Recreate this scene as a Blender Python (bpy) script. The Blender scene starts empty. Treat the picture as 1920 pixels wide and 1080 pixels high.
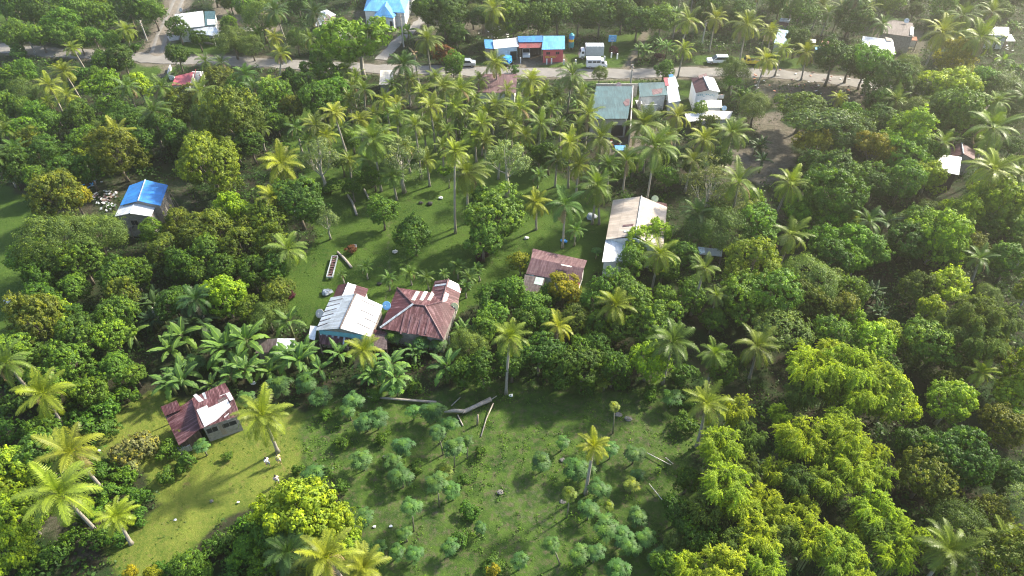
import bpy, math, random
import numpy as np
from math import radians as rad, sin, cos, pi
sc = bpy.context.scene
col = sc.collection
# ---------------------------------------------------------------- camera
CAM_H, PITCH, F = 65.0, rad(42), 1280.0
cd = bpy.data.cameras.new('camera'); cam = bpy.data.objects.new('camera', cd); col.objects.link(cam)
cam.location = (0, 0, CAM_H); cam.rotation_euler = (pi/2 - PITCH, 0, 0)
cd.sensor_width = 36; cd.lens = 36*F/1920; cd.clip_start = .5; cd.clip_end = 3000
sc.camera = cam
# ---------------------------------------------------------------- sky, sun, exposure
SUN_AZ, SUN_EL = rad(56), rad(38)          # azimuth measured from +Y towards +X
w = bpy.data.worlds.new('World'); sc.world = w; w.use_nodes = True
nt = w.node_tree; bg = nt.nodes['Background']
sky = nt.nodes.new('ShaderNodeTexSky'); sky.sky_type = 'NISHITA'; sky.sun_disc = False
sky.sun_elevation = SUN_EL; sky.sun_rotation = SUN_AZ; sky.dust_density = 2.0; sky.air_density = 1.2
nt.links.new(sky.outputs[0], bg.inputs[0]); bg.inputs[1].default_value = 0.145
sl = bpy.data.lights.new('sun', 'SUN'); sl.energy = 4.8; sl.angle = rad(3.5); sl.color = (1, .91, .74)
so = bpy.data.objects.new('sun', sl); col.objects.link(so)
so.rotation_euler = (pi/2 - SUN_EL, 0, -SUN_AZ + pi)
from mathutils import Vector
sd = Vector((sin(SUN_AZ)*cos(SUN_EL), cos(SUN_AZ)*cos(SUN_EL), sin(SUN_EL)))
so.rotation_euler = sd.to_track_quat('Z', 'Y').to_euler()
sc.view_settings.view_transform = 'Standard'; sc.view_settings.look = 'None'
sc.view_settings.gamma = 1; sc.view_settings.exposure = 1.36
cy = sc.cycles
cy.max_bounces = 6; cy.diffuse_bounces = 3; cy.glossy_bounces = 2; cy.transmission_bounces = 4
cy.use_denoising = True; cy.denoiser = 'OPENIMAGEDENOISE'; cy.denoising_input_passes = 'RGB_ALBEDO_NORMAL'; cy.denoising_prefilter = 'NONE'; cy.volume_bounces = 0; cy.pixel_filter_type = 'BLACKMAN_HARRIS'; cy.filter_width = 1.15; cy.transparent_max_bounces = 4
# ---------------------------------------------------------------- pixel -> world
FW = np.array((0, cos(PITCH), -sin(PITCH))); UP = np.array((0, sin(PITCH), cos(PITCH))); RT = np.array((1., 0, 0))
CO = np.array((0, 0, CAM_H))
def ray(px, py): return FW + (px-960)/F*RT + (540-py)/F*UP
def at(px, py, z=0.0):
    d = ray(px, py); t = (z-CAM_H)/d[2]; return CO + t*d
def at_plane(px, py, p0, n):
    d = ray(px, py); t = np.dot(p0-CO, n)/np.dot(d, n); return CO + t*d
def depth(p): return float(np.dot(np.asarray(p)-CO, FW))
def pix(p):
    q = np.asarray(p)-CO; d = np.dot(q, FW); return 960+F*q[0]/d, 540-F*np.dot(q, UP)/d
rng = np.random.default_rng(7); random.seed(7)
# ---------------------------------------------------------------- materials
def N(nt, t, **kw):
    n = nt.nodes.new(t)
    for k, v in kw.items(): setattr(n, k, v)
    return n
def newmat(name):
    m = bpy.data.materials.new(name); m.use_nodes = True; nt = m.node_tree
    return m, nt, nt.nodes['Principled BSDF'], nt.nodes['Material Output']
def mixc(nt, fac, a, b, mode='MIX'):
    n = N(nt, 'ShaderNodeMix', data_type='RGBA', blend_type=mode)
    for s, v in ((n.inputs[0], fac), (n.inputs[6], a), (n.inputs[7], b)):
        if hasattr(v, 'links'): nt.links.new(v, s)
        else: s.default_value = v if not isinstance(v, tuple) else (*v, 1)
    return n.outputs[2]
def noise(nt, vec, scale, detail=4, rough=.6):
    n = N(nt, 'ShaderNodeTexNoise'); n.inputs['Scale'].default_value = scale
    n.inputs['Detail'].default_value = detail; n.inputs['Roughness'].default_value = rough
    if vec is not None: nt.links.new(vec, n.inputs['Vector'])
    return n.outputs[0]
def ramp(nt, v, a, b, lo=0., hi=1.):
    n = N(nt, 'ShaderNodeMapRange'); nt.links.new(v, n.inputs[0])
    n.inputs[1].default_value = a; n.inputs[2].default_value = b
    n.inputs[3].default_value = lo; n.inputs[4].default_value = hi; n.clamp = True
    return n.outputs[0]
def math_(nt, op, a, b):
    n = N(nt, 'ShaderNodeMath', operation=op)
    for s, v in ((n.inputs[0], a), (n.inputs[1], b)):
        if hasattr(v, 'links'): nt.links.new(v, s)
        else: s.default_value = v
    return n.outputs[0]
def plain(name, c, rough=.8, metal=0., var=.25, scale=1.5):
    m, nt, p, o = newmat(name); tc = N(nt, 'ShaderNodeTexCoord')
    v = ramp(nt, noise(nt, tc.outputs['Object'], scale, 6, .7), .3, .7)
    nt.links.new(mixc(nt, v, tuple(x*(1-var) for x in c), tuple(min(1, x*(1+var)) for x in c)), p.inputs['Base Color'])
    p.inputs['Roughness'].default_value = rough; p.inputs['Metallic'].default_value = metal
    return m
def foliage(name, young_lit=(2.5, 2.05, .5), transl=.30, rough=.5):
    """leaf colour = object colour, varied per leaf; young tips are paler, for new growth and painted-in sunlight (alpha of the object colour = how many)"""
    m, nt, p, o = newmat(name)
    oi = N(nt, 'ShaderNodeObjectInfo')
    av = N(nt, 'ShaderNodeAttribute', attribute_name='v'); atp = N(nt, 'ShaderNodeAttribute', attribute_name='t')
    yc = mixc(nt, 1., oi.outputs['Color'], young_lit, 'MULTIPLY')
    f = math_(nt, 'MULTIPLY', atp.outputs['Fac'], oi.outputs['Alpha'])
    c = mixc(nt, f, oi.outputs['Color'], yc)
    vv = ramp(nt, av.outputs['Fac'], 0, 1, .68, 1.32)
    cc = N(nt, 'ShaderNodeCombineColor'); nt.links.new(vv, cc.inputs[0]); nt.links.new(vv, cc.inputs[1]); nt.links.new(ramp(nt, av.outputs['Fac'], 0, 1, .9, 1.1), cc.inputs[2])
    c = mixc(nt, 1., c, cc.outputs[0], 'MULTIPLY')
    nt.links.new(c, p.inputs['Base Color']); p.inputs['Roughness'].default_value = rough
    p.inputs['Specular IOR Level'].default_value = .18
    tr = N(nt, 'ShaderNodeBsdfTranslucent'); tcol = mixc(nt, 1., c, (1.5, 1.5, .6), 'MULTIPLY'); nt.links.new(tcol, tr.inputs[0])
    mx = N(nt, 'ShaderNodeMixShader'); mx.inputs[0].default_value = transl
    nt.links.new(p.outputs[0], mx.inputs[1]); nt.links.new(tr.outputs[0], mx.inputs[2]); nt.links.new(mx.outputs[0], o.inputs[0])
    return m
def roofmat(name, paint, bare, rust=.5, seed=0, rough=.62, metal=.08, sheet=.9, band=.0):
    """sheet metal in UV metres: u along the ridge, v down the slope; streaks run down the slope"""
    m, nt, p, o = newmat(name); uv = N(nt, 'ShaderNodeUVMap')
    def mp(sx, sy, ox=0):
        n = N(nt, 'ShaderNodeMapping'); nt.links.new(uv.outputs[0], n.inputs[0])
        n.inputs['Scale'].default_value = (sx, sy, 1); n.inputs['Location'].default_value = (ox+seed*3.1, seed*7.7, 0)
        return n.outputs[0]
    st = ramp(nt, noise(nt, mp(2.2, .22), 1.6, 5, .75), .62-rust*.35, .72-rust*.3)
    c = mixc(nt, st, paint, bare)
    br = N(nt, 'ShaderNodeTexBrick'); nt.links.new(mp(1, 1), br.inputs['Vector'])
    br.inputs['Scale'].default_value = 1; br.inputs['Brick Width'].default_value = sheet; br.inputs['Row Height'].default_value = 2.4
    br.inputs['Mortar Size'].default_value = .018; br.inputs['Color1'].default_value = (.72, .72, .72, 1); br.inputs['Color2'].default_value = (1, 1, 1, 1)
    br.inputs['Mortar'].default_value = (.45, .4, .38, 1)
    c = mixc(nt, .75, c, br.outputs[0], 'MULTIPLY')
    dirt = ramp(nt, noise(nt, mp(1, 1, 5), .5, 6, .7), .35, .75, 1, .62)
    g = N(nt, 'ShaderNodeCombineColor'); [nt.links.new(dirt, g.inputs[i]) for i in range(3)]
    c = mixc(nt, 1., c, g.outputs[0], 'MULTIPLY')
    nt.links.new(c, p.inputs['Base Color']); p.inputs['Roughness'].default_value = rough; p.inputs['Metallic'].default_value = metal
    wv = N(nt, 'ShaderNodeTexWave'); nt.links.new(mp(1, 0), wv.inputs[0]); wv.inputs['Scale'].default_value = 2.2
    bp = N(nt, 'ShaderNodeBump'); bp.inputs['Strength'].default_value = .5; bp.inputs['Distance'].default_value = .03
    nt.links.new(wv.outputs[0], bp.inputs['Height']); nt.links.new(bp.outputs[0], p.inputs['Normal'])
    return m
LEAF = foliage('leaf'); PALM = foliage('palm_frond', (1.6, 1.5, .6), .22, .42); BAM = foliage('bamboo_leaf', (1.9, 1.65, .7), .34, .6)
BANL = foliage('banana_leaf', (2.0, 1.8, 1.1), .3, .5)
BARK = plain('bark', (.17, .14, .11), .9, scale=3); PALEBARK = plain('pale_bark', (.38, .35, .30), .9, scale=3)
PTRUNK = plain('palm_trunk', (.30, .27, .23), .9, scale=4); STEM = plain('banana_stem', (.16, .19, .07), .7)
PAPT = plain('papaya_trunk', (.20, .19, .13), .9, scale=4); DEADM = plain('dead_frond', (.24, .17, .09), .9)
M = dict(
 blue=roofmat('blue_sheet', (.035, .26, .72), (.05, .20, .52), .35, 1), tealr=roofmat('teal_sheet', (.035, .10, .12), (.07, .155, .175), .5, 2),
 red=roofmat('maroon_sheet', (.075, .016, .022), (.24, .13, .14), .28, 3), redold=roofmat('rusty_maroon_sheet', (.080, .020, .024), (.26, .13, .14), .42, 4),
 rust=roofmat('rusty_sheet', (.075, .05, .048), (.16, .13, .125), .5, 5), white=roofmat('white_sheet', (.86, .88, .90), (.68, .71, .74), .32, 6, .35, .1),
 galv=roofmat('galvanised_sheet', (.60, .66, .72), (.42, .45, .48), .45, 7, .4, .3), tan=roofmat('tan_sheet', (.50, .42, .35), (.58, .50, .43), .5, 8, .7, 0, .7),
 pink=roofmat('pink_sheet', (.40, .09, .12), (.38, .10, .12), .2, 9), skyblue=roofmat('light_blue_sheet', (.10, .40, .78), (.18, .48, .80), .4, 10),
 mauve=roofmat('faded_maroon_sheet', (.12, .050, .060), (.22, .13, .135), .5, 11), clear=roofmat('pale_green_sheet', (.52, .66, .58), (.6, .7, .64), .5, 12),
 redawn=roofmat('red_awning_sheet', (.36, .06, .07), (.24, .09, .09), .35, 13), cream=roofmat('cream_sheet', (.74, .68, .60), (.80, .76, .70), .5, 14, .6, 0),
 darkb=roofmat('dark_sheet', (.07, .045, .045), (.14, .10, .10), .5, 15),
 wall=plain('painted_wall', (.62, .62, .60), .85), ply=plain('weathered_board_wall', (.27, .25, .23), .9, var=.4, scale=3), conc=plain('concrete_wall', (.40, .38, .36), .9),
 tealw=plain('teal_wall', (.16, .42, .50), .8), whitew=plain('white_wall', (.78, .78, .78), .8, var=.1), redw=plain('red_wall', (.55, .10, .12), .7, var=.1),
 bluew=plain('pale_blue_wall', (.52, .62, .70), .8), dark=plain('dark_opening', (.02, .02, .022), .9), wood=plain('weathered_wood', (.26, .21, .17), .9, scale=4),
 yellow=plain('yellow_paint', (.78, .58, .05), .5, var=.1), glass=plain('window_glass', (.03, .04, .05), .15, var=.1), rubber=plain('rubber', (.02, .02, .02), .8),
 carw=plain('white_car_paint', (.82, .83, .84), .3, var=.04), cars=plain('silver_car_paint', (.42, .45, .48), .3, .4, var=.04), chrome=plain('grey_metal', (.45, .46, .47), .4, .5),
 tarp=plain('grey_tarpaulin', (.36, .39, .42), .7, var=.15), rock=plain('grey_rock', (.16, .15, .14), .95, scale=3), log=plain('bare_log', (.33, .29, .25), .9, var=.4, scale=2),
 skin=plain('skin', (.30, .17, .11), .6, var=.05), hair=plain('black_hair', (.015, .013, .012), .6), shirtw=plain('white_shirt', (.75, .75, .76), .8, var=.08),
 shirty=plain('yellow_shirt', (.72, .66, .22), .8, var=.08), shorts=plain('grey_blue_shorts', (.14, .17, .22), .8), shirtp=plain('pale_pink_shirt', (.60, .50, .46), .8),
 bluep=plain('blue_paint', (.04, .30, .70), .5, var=.1), tealp=plain('teal_paint', (.05, .32, .36), .5), orange=plain('faded_orange_cloth', (.60, .25, .15), .8),
 purple=None)
# ---------------------------------------------------------------- mesh helpers
def mesh_np(name, V, Fc, mats, attrs=None, midx=None, smooth=False, uv=None):
    """V (n,3); Fc (m,k) int array or list of tuples"""
    me = bpy.data.meshes.new(name)
    if isinstance(Fc, np.ndarray):
        m, k = Fc.shape; me.vertices.add(len(V)); me.vertices.foreach_set('co', np.asarray(V, np.float32).ravel())
        me.loops.add(m*k); me.loops.foreach_set('vertex_index', Fc.astype(np.int32).ravel())
        me.polygons.add(m); me.polygons.foreach_set('loop_start', np.arange(0, m*k, k, dtype=np.int32))
        me.update(calc_edges=True)
    else:
        me.from_pydata([tuple(map(float, v)) for v in V], [], Fc)
    for a, arr in (attrs or {}).items():
        at_ = me.attributes.new(a, 'FLOAT', 'FACE'); at_.data.foreach_set('value', np.asarray(arr, np.float32))
    if midx is not None: me.polygons.foreach_set('material_index', np.asarray(midx, np.int32))
    for mt in (mats if isinstance(mats, (list, tuple)) else [mats]): me.materials.append(mt)
    if smooth: me.polygons.foreach_set('use_smooth', np.ones(len(me.polygons), bool))
    if uv is not None:
        l = me.uv_layers.new(name='UVMap'); l.data.foreach_set('uv', np.asarray(uv, np.float32).ravel())
    me.validate(); me.update()
    return me
def tag(o, label=None, cat=None, group=None, kind=None):
    for k, v in (('label', label), ('category', cat), ('group', group), ('kind', kind)):
        if v: o[k] = v
    return o
def link(name, me, parent=None):
    o = bpy.data.objects.new(name, me); col.objects.link(o)
    if parent is not None: o.parent = parent
    return o
def empty(name, loc, label, cat, group=None, rz=0):
    o = link(name, None); o.location = loc; o.rotation_euler.z = rz; o.empty_display_size = .5
    return tag(o, label, cat, group)
class MB:
    def __init__(s): s.v = []; s.f = []; s.m = []; s.uv = []
    def add(s, V, Fs, mi=0, uvs=None):
        b = len(s.v); s.v += [tuple(map(float, x)) for x in V]
        for i, f in enumerate(Fs):
            s.f.append(tuple(b+j for j in f)); s.m.append(mi)
            s.uv += (uvs[i] if uvs else [(V[j][0], V[j][1]) for j in f])
    def box(s, c, d, rz=0, mi=0, taper=1.):
        x, y, z = (k/2 for k in d); C, S = cos(rz), sin(rz); V = []
        for dz, t in ((-z, 1), (z, taper)):
            for dx, dy in ((-x, -y), (x, -y), (x, y), (-x, y)):
                V.append((c[0]+(dx*C-dy*S)*t, c[1]+(dx*S+dy*C)*t, c[2]+dz))
        s.add(V, [(3, 2, 1, 0), (4, 5, 6, 7), (0, 1, 5, 4), (1, 2, 6, 5), (2, 3, 7, 6), (3, 0, 4, 7)], mi)
    def tube(s, pts, rs, n=6, mi=0, cap=True):
        pts = [np.asarray(p, float) for p in pts]; V = []
        for i, p in enumerate(pts):
            d = pts[min(i+1, len(pts)-1)]-pts[max(i-1, 0)]; d = d/(np.linalg.norm(d)+1e-9)
            a = np.cross(d, (0, 0, 1.) if abs(d[2]) < .9 else (1., 0, 0)); a /= np.linalg.norm(a); b = np.cross(d, a)
            for k in range(n): V.append(p+rs[i]*(cos(2*pi*k/n)*a+sin(2*pi*k/n)*b))
        Fs = [(i*n+k, i*n+(k+1) % n, (i+1)*n+(k+1) % n, (i+1)*n+k) for i in range(len(pts)-1) for k in range(n)]
        if cap: Fs += [tuple(range(n-1, -1, -1)), tuple((len(pts)-1)*n+k for k in range(n))]
        s.add(V, Fs, mi)
    def ball(s, c, r, n=8, m=6, mi=0, jit=0., sq=(1, 1, 1)):
        V = [(c[0], c[1], c[2]+r*sq[2])]; R = random.Random(int(c[0]*100)+int(c[1]*10))
        for i in range(1, m):
            for k in range(n):
                j = 1+jit*R.uniform(-1, 1); a = pi*i/m; b = 2*pi*k/n
                V.append((c[0]+r*sq[0]*j*sin(a)*cos(b), c[1]+r*sq[1]*j*sin(a)*sin(b), c[2]+r*sq[2]*j*cos(a)))
        V.append((c[0], c[1], c[2]-r*sq[2])); L = len(V)-1
        Fs = [(0, 1+k, 1+(k+1) % n) for k in range(n)]
        Fs += [(1+i*n+k, 1+(i+1)*n+k, 1+(i+1)*n+(k+1) % n, 1+i*n+(k+1) % n) for i in range(m-2) for k in range(n)]
        Fs += [(L, 1+(m-2)*n+(k+1) % n, 1+(m-2)*n+k) for k in range(n)]
        s.add(V, Fs, mi)
    def build(s, name, mats, parent=None, smooth=False):
        me = mesh_np(name, s.v, s.f, mats, midx=s.m, smooth=smooth, uv=s.uv if len(s.uv) == sum(map(len, s.f)) else None)
        o = link(name, me, parent)
        if parent is not None: o.matrix_parent_inverse = parent_inv(parent)
        return o
def parent_inv(p):
    from mathutils import Matrix
    return (Matrix.Translation(p.location) @ p.rotation_euler.to_matrix().to_4x4()).inverted()
# ---------------------------------------------------------------- plant meshes (shared by the copies)
def unit(a): return a/(np.linalg.norm(a, axis=-1, keepdims=True)+1e-9)
def leaf_quads(P, Nn, L, W, R, droop=None):
    """diamond leaves, centres P, normals Nn"""
    n = len(P); r = unit(R.normal(size=(n, 3)))
    if droop is not None: r = unit(r*(1-droop)+np.array((0, 0, -1.))*droop)
    T = unit(r-np.sum(r*Nn, 1, keepdims=True)*Nn); B = np.cross(Nn, T)
    L = np.asarray(L).reshape(-1, 1)*R.uniform(.7, 1.25, (n, 1)); W = np.asarray(W).reshape(-1, 1)*R.uniform(.75, 1.2, (n, 1))
    V = np.stack([P-T*L*.5, P+B*W*.5-T*L*.05, P+T*L*.5, P-B*W*.5-T*L*.05], 1).reshape(-1, 3)
    return V, np.arange(n*4).reshape(n, 4)
def crown(name, seed, mat, lobes=13, lr=.36, cl=56, lv=11, L=.085, W=.055, vs=.8, young_lit=.3, spread=.058, flat=0., rad0=.6, low=-.7, droop=None, layers=1):
    R = np.random.default_rng(seed)
    C = []
    while len(C) < lobes:
        d = unit(R.normal(size=3))
        if d[2] < low: continue
        c = d*rad0*R.uniform(.75, 1.08); c[2] *= (1-flat)
        if all(np.linalg.norm(c-k) > lr*.62 for k in C): C.append(c)
        elif R.random() < .02: C.append(c)
    C = np.array(C); rr = lr*R.uniform(.55, 1.32, len(C)); C *= R.uniform(.62, 1.28, (len(C), 1))
    P = []; D = []; CT = []
    for i in range(len(C)):
        d = unit(R.normal(size=(cl*3, 3)) + unit(C[i])*.55 + np.array((0, 0, .45)))
        rad_ = rr[i]*(1+.13*R.normal(size=(len(d), 1))+.35*(R.random((len(d), 1)) < .10))
        p = C[i]+d*rad_*np.array((1, 1, 1-flat*.5))
        ok = np.ones(len(p), bool)
        for j in range(len(C)):
            if j != i: ok &= np.linalg.norm(p-C[j], axis=1) > rr[j]*.82
        p = p[ok][:cl]; d = d[ok][:cl]
        tip = (R.random(len(p)) < young_lit)*R.uniform(.4, 1, len(p)); lobe_t = R.uniform(.25, 1.)
        P.append(p); D.append(d); CT.append(tip*lobe_t*np.clip(.5+d[:, 2], .15, 1))  # upward clumps paler: sunlit tops painted in along with new growth
    P = np.concatenate(P); D = np.concatenate(D); CT = np.concatenate(CT); m = len(P)
    v0 = R.random(m)
    idx = np.repeat(np.arange(m), lv)
    off = unit(R.normal(size=(len(idx), 3))+D[idx]*.5)*spread*R.uniform(.45, 1.1, (len(idx), 1))*R.uniform(.7, 1.3, (m, 1))[idx]
    LP = P[idx]+off; LN = unit(D[idx]*.55+off/spread*.85+R.normal(size=off.shape)*.32+np.array((0, 0, .2)))
    LP[:, 2] *= vs
    V, Fc = leaf_quads(LP, LN, L, W, R, droop)
    v = np.clip(.5*v0[idx]+.5*R.random(len(idx)), 0, 1)
    me = mesh_np(name, V, Fc, mat, dict(v=v, t=CT[idx]))
    me['lobes'] = [float(x) for x in (C*np.array((1, 1, vs))).ravel()]
    return me
def trunk_mesh(name, seed, cm, zb, mat, r0=.032, nlimb=7, lean=.08):
    """unit trunk from z=0 up to z=1 (the crown centre), limbs out to the lobes; crown radius 1 sits at z=1 scaled by zb = crown radius / height"""
    R = random.Random(seed); C = np.array(cm['lobes']).reshape(-1, 3)*zb
    mb = MB(); fork = .55
    mb.tube([(0, 0, -.03), (lean*.3*R.uniform(-1, 1), lean*.3, fork*.5), (0, 0, fork), (0, 0, .85)], [r0*1.5, r0*1.05, r0*.85, r0*.4], 7)
    for k in sorted(range(len(C)), key=lambda i: R.random())[:nlimb]:
        e = np.array((0, 0, 1.))+C[k]*.95; s = np.array((0, 0, fork+R.uniform(-.1, .15))); m_ = (s+e)/2+np.array((0, 0, -.04))
        mb.tube([s, m_, e], [r0*.5, r0*.32, r0*.1], 5, cap=False)
        for q in range(2):
            e2 = e+np.array([R.uniform(-.2, .2)*zb*1.6 for _ in range(3)])
            mb.tube([m_, (m_+e2)/2, e2], [r0*.25, r0*.15, r0*.05], 4, cap=False)
    me = mesh_np(name, mb.v, mb.f, mat, smooth=True); return me
# species: (label look, tree kind name, crown params, crown centre / radius, default tint rgba)
SP = {
 'm': dict(lobes=19, lr=.33, cl=44, lv=20, L=.062, W=.036, vs=.95, young_lit=.40, spread=.070),
 'd': dict(lobes=17, lr=.35, cl=50, lv=20, L=.064, W=.046, vs=.95, young_lit=.28, spread=.078),
 'b': dict(lobes=18, lr=.33, cl=44, lv=20, L=.064, W=.046, vs=.95, young_lit=.34, spread=.080),
 'l': dict(lobes=20, lr=.30, cl=42, lv=20, L=.070, W=.048, vs=1.0, young_lit=.55, spread=.078),
 'y': dict(lobes=20, lr=.28, cl=42, lv=20, L=.058, W=.044, vs=.95, young_lit=.7, spread=.072),
 'f': dict(lobes=16, lr=.40, cl=130, lv=12, L=.044, W=.024, vs=.9, young_lit=.3, spread=.095, flat=.15),
 'a': dict(lobes=15, lr=.27, cl=34, lv=10, L=.06, W=.036, vs=1.0, young_lit=.5, spread=.09, rad0=.68),
 'u': dict(lobes=14, lr=.34, cl=70, lv=10, L=.07, W=.04, vs=.5, young_lit=.35, spread=.07, flat=.35, rad0=.68),
 'r': dict(lobes=25, lr=.28, cl=44, lv=20, L=.054, W=.036, vs=1.0, young_lit=.5, spread=.062, rad0=.64),
 's': dict(lobes=8, lr=.42, cl=46, lv=10, L=.13, W=.085, vs=.7, young_lit=.35, spread=.09),
 'p': dict(lobes=10, lr=.38, cl=40, lv=12, L=.14, W=.06, vs=.8, young_lit=.45, spread=.10),
}
NVAR = {'m': 3, 'd': 3, 'b': 3, 'l': 2, 'y': 2, 'f': 2, 'a': 2, 'u': 2, 'r': 1, 's': 3, 'p': 2}
CM, TM = {}, {}
for k, pr in SP.items():
    for i in range(NVAR[k]):
        CM[k, i] = crown('crown_mesh', hash_ := 100*ord(k)+i, LEAF, **pr)
        TM[k, i] = trunk_mesh('trunk_mesh', hash_, CM[k, i], .5 if k not in 'ab' else .42, PALEBARK if k in 'alp' else BARK)
def bamboo_mesh(seed):
    """plumes: arching culms hung with fine leaf sprays"""
    R = np.random.default_rng(seed); P = []; D = []; T0 = []; culms = MB()
    npl = 13; AX = []
    for k in range(npl):
        a = 2*pi*k/npl+R.uniform(-.4, .4); reach = R.uniform(.25, .75) if k else .05; top = R.uniform(.35, .95)
        s = np.linspace(0, 1, 9)[:, None]; dirv = np.array((cos(a), sin(a), 0))
        base = np.array((cos(a)*.12, sin(a)*.12, -2.2)); path = base+dirv*reach*s**1.8+np.array((0, 0, 1))*(2.2+top*.75)*(1-(1-s)**1.5)
        path = path-np.array((0, 0, 1))*np.clip(s-.8, 0, 1)*1.2
        culms.tube([p for p in path], [.022*(1-.75*t/8) for t in range(9)], 5, cap=False)
        for q in range(46):
            t = R.uniform(.36, 1)**.8; i = t*8; i0 = min(int(i), 7); c = path[i0]*(1-i+i0)+path[i0+1]*(i-i0)
            rw = .27*math.sin(min(1, (1.10-t)*2.4)*pi/2)**.7
            d = unit(R.normal(size=3)+dirv*.35+np.array((0, 0, .25))); s0 = c+d*rw*R.uniform(.25, .75); P.append(s0); ax = unit(d*.8+dirv*.35+np.array((0, 0, -.35-.5*R.random()))); D.append(d); AX.append(ax*R.uniform(.16, .34)); T0.append(R.random()**2)
    P = np.array(P); D = np.array(D); T0 = np.array(T0); AX = np.array(AX); m = len(P); lv = 44
    idx = np.repeat(np.arange(m), lv); tt = R.random(len(idx))[:, None]; off = AX[idx]*tt+np.array((0, 0, -.10))*tt**2+R.normal(size=(len(idx), 3))*.024*(1.25-tt)
    LN = unit(D[idx]*.7+R.normal(size=off.shape)*.45+np.array((0, 0, .35)))
    V, Fc = leaf_quads(P[idx]+off, LN, .066, .022, R, .35)
    return mesh_np('bamboo_foliage', V, Fc, BAM, dict(v=np.clip(.5*R.random(m)[idx]+.5*R.random(len(idx)), 0, 1), t=T0[idx])), mesh_np('bamboo_culms', culms.v, culms.f, STEM)
BMB = [bamboo_mesh(900+i) for i in range(3)]
def palm_mesh(seed, nf=24, old=.35, dense=30):
    """unit palm head: frond length 1"""
    R = np.random.default_rng(seed); V = []; Fc = []; v = []; t = []; mi = []; dead = [0]
    def quad(a, b, c, d, vv, tt): 
        mi.append(dead[0]); i = len(V); V.extend((a, b, c, d)); Fc.append((i, i+1, i+2, i+3)); v.append(vv); t.append(tt)
    for k in range(nf):
        az = k*2.39996+R.uniform(-.32, .32); age = (k+.5)/nf; el = rad(82-112*age**.9+R.uniform(-8, 8)); Ln = (.80 if age < .12 else 1.)*R.uniform(.88, 1.08)
        droop = rad(35+80*age**.8+R.uniform(-26, 26)); n = 12; p = np.zeros(3); pts = [p]; dirs = []
        side = np.array((-sin(az), cos(az), 0)); twist = R.uniform(-.25, .25)
        for j in range(n):
            s = (j+.5)/n; e = el-droop*s**1.3; d = np.array((cos(az+twist*s)*cos(e), sin(az+twist*s)*cos(e), sin(e)))
            dirs.append(d); p = p+d*Ln/n; pts.append(p)
        pts = np.array(pts); dirs = np.array(dirs); vf = R.uniform(.25, .95); dead[0] = int(nf > 10 and age > .86 and R.random() < .45); tf = np.clip(.1+(age > 1-old)*R.uniform(.3, 1.)+(age < .2)*.7, 0, 1)
        # rachis
        for j in range(n):
            wd = .018*(1-j/n)+.005; u_ = np.cross(dirs[j], side)*wd
            quad(pts[j]-side*wd, pts[j]+side*wd, pts[j+1]+side*wd*.8, pts[j+1]-side*wd*.8, .9, 1.)
        for j in range(dense):
            s = .14+.86*(j+.5)/dense; x = s*n; j0 = min(int(x), n-1); c = pts[j0]+(pts[j0+1]-pts[j0])*(x-j0); d = dirs[j0]
            up = unit(np.cross(side, d)); up = up if up[2] > 0 else -up; ll = .20*(sin(pi*min(1, s*.93+.10))**.6)*R.uniform(.6, 1.2)+.03
            for sg in (-1, 1):
                o = unit(side*sg*.85+d*(.45+.35*s)+up*(.25-.5*age*R.uniform(.6, 1.2))); m_ = c+o*ll*.55; e_ = m_+unit(o+np.array((0, 0, -.55-.55*age)))*ll*.5
                w_ = d*.5*Ln/dense*.66; vv = float(np.clip(vf+R.uniform(-.25, .25), 0, 1)); tt = tf*R.uniform(.6, 1)
                quad(c-w_, c+w_, m_+w_*.9, m_-w_*.9, vv, tt); quad(m_-w_*.9, m_+w_*.9, e_+w_*.25, e_-w_*.25, vv, tt)
    return mesh_np('palm_fronds', np.array(V), np.array(Fc), [PALM, DEADM], dict(v=v, t=t), midx=mi)
PM = [palm_mesh(50+i, nf=(24, 27, 25, 29, 22, 26, 19, 31, 23)[i], old=(.3, .4, .2, .45, .35, .25, .5, .3, .4)[i]) for i in range(9)]
def dead_palm_mesh():
    me = palm_mesh(91, nf=7, old=0, dense=12); me.materials.clear(); me.materials.append(DEADM); return me
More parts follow.
